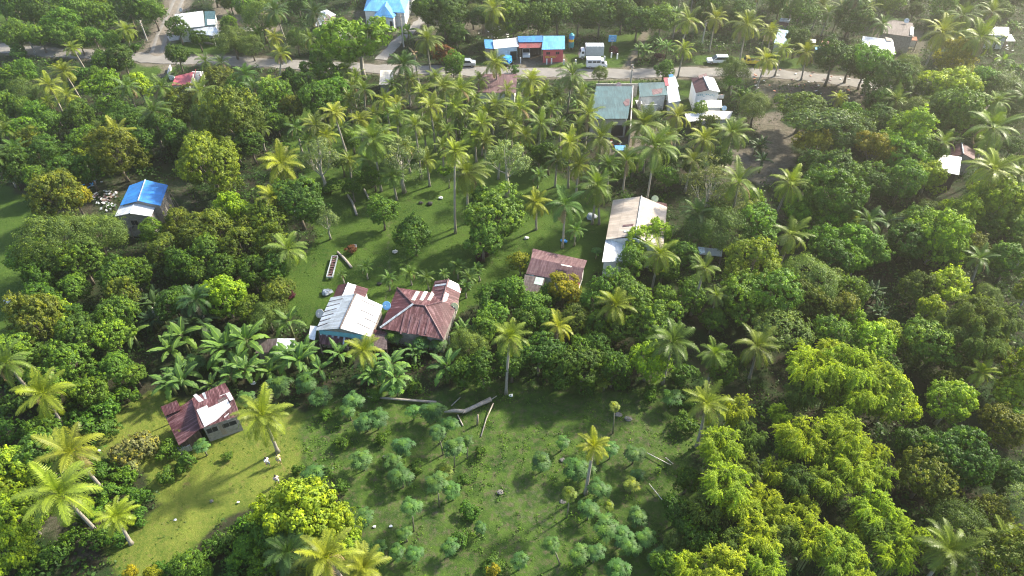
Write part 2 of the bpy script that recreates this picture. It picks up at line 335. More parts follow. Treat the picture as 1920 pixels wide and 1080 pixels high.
def banana_mesh(seed, nst=3):
    R = np.random.default_rng(seed); V = []; Fc = []; v = []; t = []; st = MB()
    for s_ in range(nst):
        a0 = R.uniform(0, 6.28); c0 = np.array((cos(a0), sin(a0), 0))*(.28*(nst > 1)+.08*R.random()); h = R.uniform(.75, 1.05)
        st.tube([c0+(0, 0, -.1), c0*1.05+(0, 0, h*.5), c0*1.1+(0, 0, h)], [.075, .06, .035], 7)
        nl = int(R.integers(9, 12))
        for k in range(nl):
            az = k*2.4+R.uniform(-.35, .35); age = k/nl; el = rad(80-60*age); dr = rad(45+65*age+R.uniform(-10, 15)); n = 9; Ln = R.uniform(.85, 1.1)*(1-.25*(age < .1))
            p = c0*1.1+np.array((0, 0, h-.05)); side = np.array((-sin(az), cos(az), 0)); pts = [p]
            for j in range(n):
                e = el-dr*((j+.5)/n)**1.2; d = np.array((cos(az)*cos(e), sin(az)*cos(e), sin(e))); p = p+d*Ln/n; pts.append(p)
            fold = R.uniform(.15, .5); vf = R.uniform(.3, .9); tear = R.random() < .85; prev = None
            for j in range(n):
                s0, s1 = j/n, (j+1)/n
                def wd(s): return .14*max(0, sin(pi*min(1, max(0, (s-.12)/.88))**.75))**.55 if s > .12 else .0
                up = np.array((0, 0, 1.))
                for sg in (-1, 1):
                    w0, w1 = wd(s0), wd(s1)
                    if tear and j % 2: w1 *= R.uniform(.35, .8)
                    A, B_ = pts[j], pts[j+1]; m0 = .10 if s0 > .12 else 0
                    a_ = side*sg+up*(-fold)
                    mid0, mid1 = A+a_*w0*.14, B_+a_*w1*.14; i = len(V)
                    V.extend((A, B_, mid1, mid0, A+a_*w0, B_+a_*w1)); Fc.append((i, i+1, i+2, i+3)); v.append(.8); t.append(1.)
                    Fc.append((i+3, i+2, i+5, i+4)); v.append(float(np.clip(vf+R.uniform(-.15, .15), 0, 1))); t.append(.10+(.6*(age > .8)))
            st.tube([pts[0], pts[1], pts[2]], [.02, .015, .01], 4, cap=False)
    return mesh_np('banana_leaves', np.array(V), np.array(Fc), BANL, dict(v=v, t=t)), mesh_np('banana_stems', st.v, st.f, STEM, smooth=True)
BN = [banana_mesh(300+i, (3, 4, 2, 1)[i]) for i in range(4)]
def papaya_mesh(seed, nl=32):
    """unit rosette radius 1"""
    R = np.random.default_rng(seed); V = []; Fc = []; v = []; t = []
    for k in range(nl):
        az = k*2.4; age = k/nl; el = rad(80-105*age+R.uniform(-14, 14)); d = np.array((cos(az)*cos(el), sin(az)*cos(el), sin(el)))
        c = d*R.uniform(.35, .82); n_ = unit(d*.55+np.array((0, 0, .75))+R.normal(size=3)*.12); T = unit(d-np.dot(d, n_)*n_+1e-3); B = np.cross(n_, T)
        w_ = B*.014; i = len(V); V.extend((-w_, w_, c+w_, c-w_)); Fc.append((i, i+1, i+2, i+3)); v.append(.7); t.append(.9)
        vf = R.uniform(.2, 1); tf = (age > .88)*R.random()+(age < .15)*.6+.1*R.random()
        for q in range(9):
            a = (q-4)*rad(36); ll = .40*(1-.35*abs(q-4)/4)*R.uniform(.9, 1.1); u = T*cos(a)+B*sin(a); s = -T*sin(a)+B*cos(a); dz = n_*(-.10)
            i = len(V); V.extend((c, c+u*ll*.55+s*ll*.15, c+u*ll+dz, c+u*ll*.55-s*ll*.15)); Fc.append((i, i+1, i+2, i+3)); v.append(float(np.clip(vf+R.uniform(-.2, .2), 0, 1))); t.append(tf)
    return mesh_np('papaya_leaves', np.array(V), np.array(Fc), LEAF, dict(v=v, t=t))
PP = [papaya_mesh(700+i, (32, 38, 28)[i]) for i in range(3)]
# ---------------------------------------------------------------- placing plants
LM = []          # landmarks (px, py, phrase)
PLANTS = []      # (root, px, py, look) for labelling
def jit(c, a=.12, al=None):
    k = random.uniform(1-a, 1+a); return (c[0]*k*random.uniform(.9, 1.12), c[1]*k, c[2]*k*random.uniform(.85, 1.15), c[3] if al is None else al)
LOOK = {  # tint rgba, look phrase, object name, category, group
 'm': ((0.085, 0.125, 0.018, 0.95), 'mango tree with dark leaves and olive tips', 'mango_tree'),
 'd': ((0.056, 0.118, 0.017, 0.95), 'dark green leafy tree', 'broadleaf_tree'),
 'b': ((0.092, 0.180, 0.024, 0.95), 'mid green broad tree', 'broadleaf_tree'),
 'l': ((.180, .275, .024, 1.), 'bright lime green tree', 'broadleaf_tree'),
 'y': ((0.170, 0.185, 0.016, 0.85), 'yellow flowering tree', 'flowering_tree'),
 'o': ((0.095, 0.125, 0.018, 0.95), 'olive gold leaved tree', 'broadleaf_tree'),
 'f': ((0.095, 0.150, 0.034, 0.70), 'soft feathery green tree', 'feathery_tree'),
 'a': ((0.160, 0.210, 0.080, 0.60), 'thin pale tree with airy crown', 'airy_tree'),
 'u': ((0.090, 0.150, 0.040, 0.50), 'flat topped spreading tree', 'spreading_tree'),
 'r': ((0.120, 0.185, 0.022, 0.95), 'large round golden green tree', 'round_tree'),
 's': ((0.070, 0.150, 0.022, 0.70), 'low green shrub', 'shrub'),
 'g': ((0.180, 0.200, 0.070, 0.90), 'pale yellowish shrub', 'shrub'),
 'p': ((0.100, 0.200, 0.020, 0.90), 'bright large leaved tree', 'broadleaf_tree'),
 'v': ((0.100, 0.210, 0.018, 0.90), 'tree smothered in bright green vines', 'vine_covered_tree'),
 'k': ((.07, .018, .04, .5), 'purple leaved shrub', 'shrub'),
 'j': ((.14, .065, .03, .5), 'reddish brown shrub', 'shrub'),
}
MESHK = {'o': 'm', 'g': 's', 'v': 'l', 'k': 's', 'j': 's'}
HK = {'a': 1.35, 'u': .85, 'f': 1.0, 's': .7, 'g': .7, 'k': .7, 'j': .7, 'p': 1.2, 'l': 1.08, 'd': 1.05, 'm': 1.02, 'b': 1.05, 'y': 1.08, 'o': 1.04, 'r': 1.02, 'v': 1.0}
def tree(px, py, wpx, kind, h=None, jt=.13, grp=None, label=None, tint=None):
    mk = MESHK.get(kind, kind); i = random.randrange(NVAR[mk]); zc = 5.
    vs = SP[mk]['vs']
    for _ in range(4):
        c = at(px, py, zc); D = wpx*depth(c)/F; r = D/2*1.10
        hh = h if h else min(14, D*HK[kind]+(.0 if mk == 's' else .9)); zc = max(hh-r*vs*.9, r*vs*.6)
    c = at(px, py, zc); rz = random.uniform(0, 6.28); base, look, nm = LOOK[kind]
    if not label: size = 'small ' if D < 4.2 else ('tall ' if hh > 11 else '')
    root = empty(nm, (c[0], c[1], 0), None, {'shrub': 'shrub'}.get(nm, 'tree'), rz=rz)
    tk = link('trunk', TM[mk, i], root); tk.scale = (zc, zc, zc)
    kz = .5 if mk not in 'ab' else .42
    cr = link('crown' if nm != 'shrub' else 'foliage', CM[mk, i], root); cr.location = (0, 0, zc); cr.scale = (r*random.uniform(.86, 1.14), r*random.uniform(.86, 1.14), r*random.uniform(.88, 1.14)); cr.rotation_euler = (random.uniform(-.22, .22), random.uniform(-.22, .22), 0)
    s = r/zc; tk.scale = (max(zc*.7, min(zc*1.3, r/kz)),)*2+(zc,)
    cr.color = jit(tint or base, jt)
    PLANTS.append((root, px, py, (label, look if label else size+look if mk != 's' else look), grp)); return root
YG = (.150, .190, .026, .8); GP = (.070, .130, .030, .6); DP = (.042, .085, .024, .45); OP = (.100, .145, .030, .75)
PT = {'y': (YG, 'yellow green coconut palm'), 'g': (GP, 'mid green coconut palm'), 'd': (DP, 'dark green coconut palm'), 'o': (OP, 'olive green coconut palm')}
def palm(px, py, wpx, c='y', base=None, h=None, label=None):
    if base:
        B = at(base[0], base[1], 0); d = ray(px, py); best = None
        for z in np.linspace(3, 20, 120):
            p = at(px, py, z); q = np.linalg.norm((p-B)[:2])
            if best is None or q < best[0]: best = (q, z, p)
        z, C = best[1], best[2]
        if z < 5: z = 6.; C = at(px, py, z)
    else:
        z = h or 9.; 
        C = at(px, py, z)
        if not h: D = wpx*depth(C)/F; z = min(13, max(2.2, D*1.25)); C = at(px, py, z)
        a = random.uniform(0, 6.28); l = z*random.uniform(.02, .14); B = np.array((C[0]+cos(a)*l, C[1]+sin(a)*l, 0))
    L = wpx*depth(C)/F/2*1.16
    look = PT[c][1]; root = empty('coconut_palm', tuple(B), None, 'palm tree')
    mb = MB(); b = C-B; n = 9; P = []
    for i in range(n+1):
        s = i/n; P.append(np.array((b[0]*s**1.35, b[1]*s**1.35, b[2]*s-(.1 if i == 0 else 0))))
    r0 = .19 if L > 2 else .12
    mb.tube(P, [r0*(1.55 if i == 0 else 1.05-.4*i/n) for i in range(n+1)], 7); link('trunk', mesh_np('palm_trunk', mb.v, mb.f, PTRUNK, smooth=True), root)
    if L > 2.2:
        nb = MB(); R = random.Random(int(px*7+py))
        for k in range(R.randint(5, 9)):
            a = R.uniform(0, 6.28); nb.ball((b[0]+cos(a)*.38, b[1]+sin(a)*.38, b[2]-.25-R.random()*.3), .16, 7, 5)
        link('coconuts', mesh_np('coconuts', nb.v, nb.f, NUT, smooth=True), root)
    cr = link('crown', PM[random.randrange(9)], root); cr.location = tuple(b); cr.scale = (L, L, L); cr.rotation_euler = (random.uniform(-.15, .15), random.uniform(-.15, .15), random.uniform(0, 6.28))
    cr.color = jit(PT[c][0], .15)
    sz = 'small ' if L < 2.3 else ''
    PLANTS.append((root, px, py, (label, sz+look), None)); return root
NUT = plain('coconut_husk', (.20, .17, .04), .6)
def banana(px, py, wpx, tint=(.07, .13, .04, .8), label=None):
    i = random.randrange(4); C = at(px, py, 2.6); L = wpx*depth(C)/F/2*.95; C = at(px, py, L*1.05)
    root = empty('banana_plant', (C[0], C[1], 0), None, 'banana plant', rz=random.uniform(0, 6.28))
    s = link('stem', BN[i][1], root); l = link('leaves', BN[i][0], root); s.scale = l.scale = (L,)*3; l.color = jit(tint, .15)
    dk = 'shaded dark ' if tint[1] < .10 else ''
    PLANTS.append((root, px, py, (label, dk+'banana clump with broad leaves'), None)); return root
def papaya(px, py, wpx, base=None, tint=(.058, .128, .036, .6), label=None):
    D = None; z = 2.6
    for _ in range(2):
        C = at(px, py, z); r = wpx*depth(C)/F/2*1.28
        z = (.8+r*.7) if not base else z
    if base:
        B = at(base[0], base[1], 0); z = min(6.5, max(1.5, min(np.linspace(1, 7, 60), key=lambda q: np.linalg.norm((at(px, py, q)-B)[:2])))); C = at(px, py, z)
    else: B = np.array((C[0]+random.uniform(-.2, .2), C[1]+random.uniform(-.2, .2), 0))
    root = empty('papaya_tree', (B[0], B[1], 0), None, 'papaya tree')
    mb = MB(); b = C-B; mb.tube([(0, 0, -.05), b*.5+(.05, 0, 0), b], [.10, .075, .05], 6); link('trunk', mesh_np('papaya_trunk', mb.v, mb.f, PAPT, smooth=True), root)
    cr = link('crown', PP[random.randrange(3)], root); cr.location = tuple(b); cr.scale = (r, r, r*.68); cr.rotation_euler = (0, 0, random.uniform(0, 6.28)); cr.color = jit(tint, .18)
    yl = 'yellowing ' if tint[0] > .12 else ('small ' if wpx < 27 else '')
    PLANTS.append((root, px, py, (label, yl+'papaya tree with bluish green leaves' if not yl.startswith('y') else 'yellowing papaya tree'), None)); return root
def bamboo(px, py, wpx, tint=(.26, .34, .035, .8), label=None, h=None):
    zc = 6.
    for _ in range(3):
        C = at(px, py, zc); D = wpx*depth(C)/F; r = D/2*1.12; zc = h or min(8.5, r*1.9+1.2)
    i = random.randrange(3); root = empty('bamboo_clump', (C[0], C[1], 0), None, 'bamboo', rz=random.uniform(0, 6.28))
    a = link('foliage', BMB[i][0], root); b = link('culms', BMB[i][1], root)
    for o in (a, b): o.location = (0, 0, zc); o.scale = (r, r, r)
    b.scale = (r, r, zc/2.2); b.location = (0, 0, zc); a.color = jit(tint, .08)
    PLANTS.append((root, px, py, (label, 'bright yellow green bamboo clump' if tint[0] > .16 else 'grey green bamboo clump'), None)); return root
# ---------------------------------------------------------------- ground, roads, paths
def inpoly(x, y, P):
    P = np.asarray(P, float); r = np.zeros(np.shape(x), bool); j = len(P)-1
    for i in range(len(P)):
        xi, yi = P[i]; xj, yj = P[j]; c = ((yi > y) != (yj > y)) & (x < (xj-xi)*(y-yi)/(yj-yi+1e-12)+xi); r ^= c; j = i
    return r
def segd(x, y, P):
    P = np.asarray(P, float); d = np.full(np.shape(x), 1e9)
    for a, b in zip(P[:-1], P[1:]):
        ab = b-a; t = np.clip(((x-a[0])*ab[0]+(y-a[1])*ab[1])/(ab@ab), 0, 1); d = np.minimum(d, np.hypot(x-a[0]-t*ab[0], y-a[1]-t*ab[1]))
    return d
def W2(P): return [tuple(at(px, py)[:2]) for px, py in P]
def vnoise(x, y, s, seed):
    """smooth value noise"""
    R = np.random.default_rng(seed); G = R.random((257, 257)); u = (x/s+50) % 256; v = (y/s+50) % 256; i = u.astype(int); j = v.astype(int); a = u-i; b = v-j
    a = a*a*(3-2*a); b = b*b*(3-2*b); return (G[i, j]*(1-a)*(1-b)+G[i+1, j]*a*(1-b)+G[i, j+1]*(1-a)*b+G[i+1, j+1]*a*b)
LAWN = [W2(p) for p in (
 [(560, 150), (640, 250), (700, 200), (820, 215), (900, 260), (980, 300), (1050, 320), (1130, 380), (1145, 480), (1105, 540), (1080, 560), (980, 540), (890, 580), (860, 600), (720, 600), (600, 640), (560, 620), (520, 560), (525, 500), (590, 440), (560, 330), (520, 200)],
 [(205, 1080), (215, 1000), (275, 950), (255, 880), (180, 840), (190, 780), (320, 740), (440, 770), (570, 750), (585, 840), (560, 900), (480, 955), (400, 1000), (340, 1050), (300, 1090)],
 [(-60, 330), (65, 370), (35, 440), (60, 540), (10, 640), (-80, 700)], [(-40, 10), (50, 15), (75, 60), (20, 80), (-40, 70)],
 [(240, 115), (330, 118), (320, 150), (280, 160), (240, 140)], [(310, 78), (420, 72), (430, 100), (310, 104)], [(830, 118), (1180, 95), (1210, 60), (1230, 70), (1180, 130), (830, 126)],
 [(1290, 104), (1500, 104), (1500, 128), (1300, 124)], [(1090, 148), (1300, 146), (1300, 156), (1090, 158)], [(1170, 160), (1200, 160), (1190, 250), (1170, 250)], [(1275, 150), (1300, 150), (1310, 205), (1285, 205)], [(1130, 70), (1200, 60), (1180, 125), (1130, 128)])]
BARE = [(W2(p), k) for p, k in (
 ([(870, 930), (960, 890), (1050, 885), (1100, 930), (1080, 990), (990, 1000), (900, 985)], .36), ([(1400, 215), (1470, 200), (1500, 300), (1480, 345), (1300, 345), (1330, 300), (1420, 270)], .7),
 ([(120, 335), (370, 330), (380, 430), (250, 450), (130, 420)], .4), ([(640, 20), (1010, 0), (1010, 60), (900, 70), (760, 75)], .6), ([(20, 60), (90, 40), (110, 62), (60, 75)], .5),
 ([(380, -20), (520, -20), (520, 60), (420, 62)], .9), ([(960, 100), (1060, 100), (1075, 122), (950, 126)], .9), ([(1080, 250), (1260, 230), (1260, 290), (1120, 300)], .7),
 ([(1410, 150), (1600, 150), (1620, 190), (1440, 200)], .6), ([(285, 118), (325, 118), (318, 150), (292, 150)], .8), ([(-80, 400), (60, 410), (30, 470), (-80, 500)], .25), ([(60, 960), (220, 960), (200, 1040), (90, 1060)], .5),
 ([(1130, 740), (1240, 750), (1260, 900), (1180, 930), (1090, 830)], .35), ([(740, 920), (860, 950), (850, 1080), (700, 1080), (690, 960)], .35), ([(640, 20), (700, 30), (720, 100), (640, 100)], .4), ([(1640, 50), (1740, 60), (1730, 110), (1640, 110)], .6))]
FIELD = W2([(560, 760), (700, 735), (1290, 715), (1320, 800), (1290, 1100), (650, 1100), (640, 900), (580, 860)])
ROADP = W2([(-120, 78), (0, 91), (110, 99), (215, 104), (300, 110), (400, 113), (480, 116), (600, 124), (720, 130), (800, 132), (900, 134), (1000, 136), (1120, 139), (1220, 138), (1300, 135), (1400, 136), (1480, 140), (1560, 149), (1640, 160), (1760, 180), (2050, 215)])
SIDEP = W2([(292, 112), (293, 100), (303, 68), (320, 34), (334, 2), (346, -30)])
DRIVEP = W2([(715, 112), (727, 96), (752, 72), (778, 50), (800, 30)]); TRAILP = W2([(1172, 132), (1186, 108), (1203, 82), (1213, 50), (1221, 20), (1232, -20)])
FOOTP = W2([(742, 345), (733, 380), (728, 425), (733, 465), (727, 500), (733, 520), (721, 575)]); YARDP = W2([(985, 133), (990, 112)]); FAINTP = W2([(538, 790), (533, 850), (536, 900)]); TRACKP = W2([(775, 320), (800, 300), (840, 340), (880, 345)])
GX0, GX1, GY0, GY1, GS = -190., 190., 12., 240., .6
nx, ny = int((GX1-GX0)/GS)+1, int((GY1-GY0)/GS)+1
gx, gy = np.meshgrid(np.linspace(GX0, GX1, nx), np.linspace(GY0, GY1, ny), indexing='ij')
wob = (vnoise(gx, gy, 3.1, 1)-.5)*3+(vnoise(gx, gy, 1.1, 2)-.5)*1.6
wx, wy = gx+wob, gy+(vnoise(gx, gy, 2.7, 3)-.5)*3.5
lawn = np.zeros_like(gx); bare = np.zeros_like(gx)
for P in LAWN: lawn = np.maximum(lawn, inpoly(wx, wy, P)*1.)
for P, k in BARE: bare = np.maximum(bare, inpoly(wx, wy, P)*k)
field = inpoly(wx, wy, FIELD)*1.
dr = segd(gx+wob*.25, gy+wob*.25, ROADP); dsd = segd(gx+wob*.2, gy, SIDEP)
verge = np.clip(1.-(dr-2.8)/1.3, 0, 1)
bare = np.maximum(bare, verge*.75); bare = np.maximum(bare, np.clip(1.5-np.abs(dsd-2)/2.2, 0, 1)*.8)
for P, wd, k in ((DRIVEP, 1.8, .9), (TRAILP, 1.4, .85), (FOOTP, .38, .72), (YARDP, 2.6, 1.), (FAINTP, .25, .5), (TRACKP, .4, .8)):
    bare = np.maximum(bare, np.clip(1.4-segd(gx+wob*.15, gy+wob*.15, P)/wd, 0, 1)*k)
def blur(a, n=2):
    for _ in range(n): a = (a+np.roll(a, 1, 0)+np.roll(a, -1, 0)+np.roll(a, 1, 1)+np.roll(a, -1, 1))/5
    return a
lawn = blur(lawn); bare_b = blur(bare, 1); field = blur(field, 3)
gz = (vnoise(gx, gy, 6, 5)-.5)*.16+(vnoise(gx, gy, 2, 6)-.5)*.10*(1-lawn*.7)-.06
gz = np.where(np.minimum(dr-3.2, dsd-1.8) < 1.2, np.minimum(gz, -.03), gz)
V = np.stack([gx, gy, gz], -1).reshape(-1, 3); ii = np.arange(nx*ny).reshape(nx, ny)
Fq = np.stack([ii[:-1, :-1], ii[1:, :-1], ii[1:, 1:], ii[:-1, 1:]], -1).reshape(-1, 4)
B_ = 1500.; edge = [(-B_, -300, -.3), (B_, -300, -.3), (B_, B_, -.3), (-B_, B_, -.3)]
cor = [ii[0, 0], ii[-1, 0], ii[-1, -1], ii[0, -1]]; n0 = len(V); V = np.concatenate([V, np.array(edge)])
Fq = np.concatenate([Fq, np.array([(n0, n0+1, cor[1], cor[0]), (n0+1, n0+2, cor[2], cor[1]), (n0+2, n0+3, cor[3], cor[2]), (n0+3, n0, cor[0], cor[3])])])
gm, nt, p, o_ = newmat('ground')
ca = N(nt, 'ShaderNodeAttribute', attribute_name='cover'); sp_ = N(nt, 'ShaderNodeSeparateColor'); nt.links.new(ca.outputs['Color'], sp_.inputs[0])
tc = N(nt, 'ShaderNodeTexCoord').outputs['Object']
soil = mixc(nt, ramp(nt, noise(nt, tc, .9, 8, .75), .35, .68), (.018, .017, .010), (.048, .042, .028))
soil = mixc(nt, ramp(nt, noise(nt, tc, .25, 5, .7), .4, .62), soil, (.018, .042, .010))
gr = mixc(nt, ramp(nt, noise(nt, tc, .16, 6, .65), .38, .62), (.034, .074, .010), (.084, .128, .020))
gr = mixc(nt, ramp(nt, noise(nt, tc, 2.2, 8, .85), .40, .66, 0, .8), gr, (.135, .155, .038))
gr = mixc(nt, ramp(nt, noise(nt, tc, .55, 7, .75), .56, .70, 0, .75), gr, (.100, .088, .044))
ad = N(nt, 'ShaderNodeAttribute', attribute_name='dry'); gr = mixc(nt, ad.outputs['Fac'], mixc(nt, 1., gr, (.55, .72, .55), 'MULTIPLY'), mixc(nt, 1., gr, (1.42, 1.25, 1.15), 'MULTIPLY'))
fl = mixc(nt, ramp(nt, noise(nt, tc, .45, 8, .75), .38, .60), (.024, .055, .010), (.066, .115, .019))
fl = mixc(nt, ramp(nt, noise(nt, tc, 1.3, 8, .8), .50, .64, 0, .85), fl, (.100, .084, .055))
brc = mixc(nt, ramp(nt, noise(nt, tc, 1.1, 9, .8), .35, .65), (.075, .064, .046), (.20, .175, .145))
def wmask(ch, a=.3, b=.7, s=1.7, amp=.5):
    return ramp(nt, math_(nt, 'ADD', sp_.outputs[ch], math_(nt, 'MULTIPLY', math_(nt, 'SUBTRACT', noise(nt, tc, s, 7, .75), .5), amp*2)), a, b)
c = mixc(nt, wmask(0), soil, gr); c = mixc(nt, wmask(2), c, fl); c = mixc(nt, wmask(1, .35, .8), c, brc)
nt.links.new(c, p.inputs['Base Color']); p.inputs['Roughness'].default_value = .95; p.inputs['Specular IOR Level'].default_value = .15
bp = N(nt, 'ShaderNodeBump'); bp.inputs['Strength'].default_value = .8; bp.inputs['Distance'].default_value = .15; nt.links.new(noise(nt, tc, 3.5, 8, .75), bp.inputs['Height']); nt.links.new(bp.outputs[0], p.inputs['Normal'])
me = mesh_np('ground', V, Fq, gm, smooth=True)
cc = me.color_attributes.new('cover', 'FLOAT_COLOR', 'POINT'); A = np.zeros((len(me.vertices), 4), np.float32); k = nx*ny
A[:k, 0] = lawn.ravel(); A[:k, 1] = bare_b.ravel(); A[:k, 2] = field.ravel(); A[:, 3] = 1; cc.data.foreach_set('color', A.ravel())
dry_ = me.attributes.new('dry', 'FLOAT', 'POINT'); dv = np.zeros(len(me.vertices), np.float32); dv[:k] = blur(inpoly(wx, wy, LAWN[1])*1., 4).ravel(); dry_.data.foreach_set('value', dv)
tag(link('ground', me), kind='structure')
def gidx(x, y): return np.clip(((x-GX0)/GS).astype(int), 0, nx-1), np.clip(((y-GY0)/GS).astype(int), 0, ny-1)
def ribbon(name, P, wd, z, mat, step=1.5, wobble=.35, seed=1):
    P = np.array(P); R = np.random.default_rng(seed); seg = np.linalg.norm(np.diff(P, axis=0), axis=1); s = np.concatenate([[0], np.cumsum(seg)]); n = int(s[-1]/step); t = np.linspace(0, s[-1], n)
    X = np.interp(t, s, P[:, 0]); Y = np.interp(t, s, P[:, 1])
    for _ in range(4): X[1:-1] = (X[:-2]+X[1:-1]*2+X[2:])/4; Y[1:-1] = (Y[:-2]+Y[1:-1]*2+Y[2:])/4
    d = np.gradient(np.stack([X, Y], 1), axis=0); d /= np.linalg.norm(d, axis=1, keepdims=True); nn = np.stack([-d[:, 1], d[:, 0]], 1)
    mb = MB(); V = []; js = (-1, -.6, -.2, .2, .6, 1)
    for i in range(n):
        for j in js:
            e = (R.random()-.5)*wobble if abs(j) == 1 else 0; q = np.array((X[i], Y[i]))+nn[i]*j*(wd/2+e); V.append((q[0], q[1], z+.05*(1-j*j)))
    L = len(js); Fs = [(i*L+k, i*L+k+1, (i+1)*L+k+1, (i+1)*L+k) for i in range(n-1) for k in range(L-1)]
    Fs = [f[::-1] for f in Fs]
    b = len(V)
    for side in (0, L-1):                       # little edge skirts
        for i in range(n): v = V[i*L+side]; V.append((v[0], v[1], z-.12))
        for i in range(n-1): Fs.append((i*L+side, (i+1)*L+side, b+i+1, b+i))
        b += n
    o = link(name, mesh_np(name, V, Fs, mat)); tag(o, kind='structure'); return o
rm, nt, p, o_ = newmat('road_concrete'); tc = N(nt, 'ShaderNodeTexCoord').outputs['Object']
c = mixc(nt, ramp(nt, noise(nt, tc, .35, 7, .7), .35, .65), (.16, .15, .138), (.225, .212, .197)); c = mixc(nt, ramp(nt, noise(nt, tc, 2.5, 8, .8), .55, .75, 0, .6), c, (.20, .18, .15))
nt.links.new(c, p.inputs['Base Color']); p.inputs['Roughness'].default_value = .9
dm, nt, p, o_ = newmat('packed_dirt'); tc = N(nt, 'ShaderNodeTexCoord').outputs['Object']
c = mixc(nt, ramp(nt, noise(nt, tc, .8, 8, .8), .35, .65), (.13, .108, .085), (.21, .185, .155)); nt.links.new(c, p.inputs['Base Color']); p.inputs['Roughness'].default_value = .95
ribbon('road', ROADP, 4.6, .02, rm, wobble=1.0)
S = np.array(SIDEP)
ribbon('side_road', SIDEP, 3.6, .012, dm, wobble=.9)
for sgn in (-1, 1):
    ribbon('concrete_wheel_track', [(x+sgn*1.05, y) for x, y in SIDEP[1:]], .95, .03, rm, wobble=.15, seed=4+sgn)
ribbon('driveway', DRIVEP, 2.6, .012, plain('grey_gravel', (.22, .21, .20), .95, scale=2), wobble=.7)
# ---------------------------------------------------------------- buildings
def poly3(P): return [at(*q) for q in P]
def panel(name, P3, mat, parent, th=.07):
    """sheet roof: P3[0]-P3[1] is the ridge or top edge"""
    P3 = [np.asarray(q, float) for q in P3]; u = unit(P3[1]-P3[0]); nrm = np.zeros(3)
    for i in range(len(P3)): a, b = P3[i], P3[(i+1) % len(P3)]; nrm += np.cross(a-P3[0], b-P3[0])
    nrm = unit(nrm)
    if nrm[2] < 0: P3 = P3[::-1]; nrm = -nrm
    vv = np.cross(nrm, u); o0 = P3[0]; n = len(P3); top = P3; bot = [q-nrm*th for q in P3]
    uv = [((q-o0)@u+17, (q-o0)@vv+11) for q in P3]
    mb = MB(); mb.add(top+bot, [tuple(range(n))]+[tuple(range(2*n-1, n-1, -1))]+[(i, n+i, n+(i+1) % n, (i+1) % n) for i in range(n)], 0,
        [uv, uv[::-1]]+[[uv[i], uv[i], uv[(i+1) % n], uv[(i+1) % n]] for i in range(n)])
    return mb.build(name, mat, parent)
def patch(name, pix_, plane, mat, parent, off=.05):
    """a replaced sheet lying on a roof plane"""
    p0 = np.asarray(plane[0], float); n_ = unit(np.cross(np.asarray(plane[1])-p0, np.asarray(plane[2])-p0)); n_ = n_ if n_[2] > 0 else -n_
    return panel(name, [at_plane(x, y, p0+n_*off, n_) for x, y in pix_], mat, parent, .035)
def walls(P3, mat, parent, inset=.4, top=-.12, name='wall', z0=-.1, ztops=None):
    """wall ring under the corners P3, following their heights"""
    P = [np.asarray(q, float) for q in P3]; c = sum(P)/len(P); mb = MB(); n = len(P); Q = []
    for q in P: d = (q-c)[:2]; k = 1-inset/np.linalg.norm(d); Q.append(np.array((*(c[:2]+d*k), q[2]+top)))
    t = .12; I = []
    for q in Q: d = (q-c)[:2]; k = 1-t/np.linalg.norm(d)*1.4; I.append(np.array((*(c[:2]+d*k), q[2])))
    V = Q+I+[np.array((*q[:2], z0)) for q in Q]+[np.array((*q[:2], z0)) for q in I]
    Fs = []
    for i in range(n):
        j = (i+1) % n; Fs += [(i, j, 2*n+j, 2*n+i), (n+j, n+i, 3*n+i, 3*n+j), (i, n+i, n+j, j)]
    mb.add(V, Fs); o = mb.build(name, mat, parent); return Q
def fitting(a, b, s, zc, wd, ht, name, mat, parent, th=.10, frame=None):
    """door or window on the wall from a to b at fraction s"""
    a = np.asarray(a)[:2]; b = np.asarray(b)[:2]; p = a+(b-a)*s; rz = math.atan2(*(b-a)[::-1]); mb = MB()
    mb.box((p[0], p[1], zc), (wd, th, ht), rz, 0)
    o = mb.build(name, mat, parent)
    if frame:
        f = MB(); u = (b-a)/np.linalg.norm(b-a)
        for sg in (-1, 1):
            f.box((p[0]+u[0]*sg*(wd/2+.04), p[1]+u[1]*sg*(wd/2+.04), zc), (.08, th+.06, ht+.16), rz); f.box((p[0], p[1], zc+sg*(ht/2+.04)), (wd, th+.05, .08), rz)
        f.box((p[0], p[1], zc), (.05, th+.03, ht), rz)
        q = f.build('frame', frame, o); q.matrix_parent_inverse.identity(); o.matrix_parent_inverse = parent_inv(parent)
    return o
def house(nm, c, label, cat='house'):
    p = at(*c); LM.append((c[0], c[1], label)); return empty(nm, (p[0], p[1], 0), label, cat)
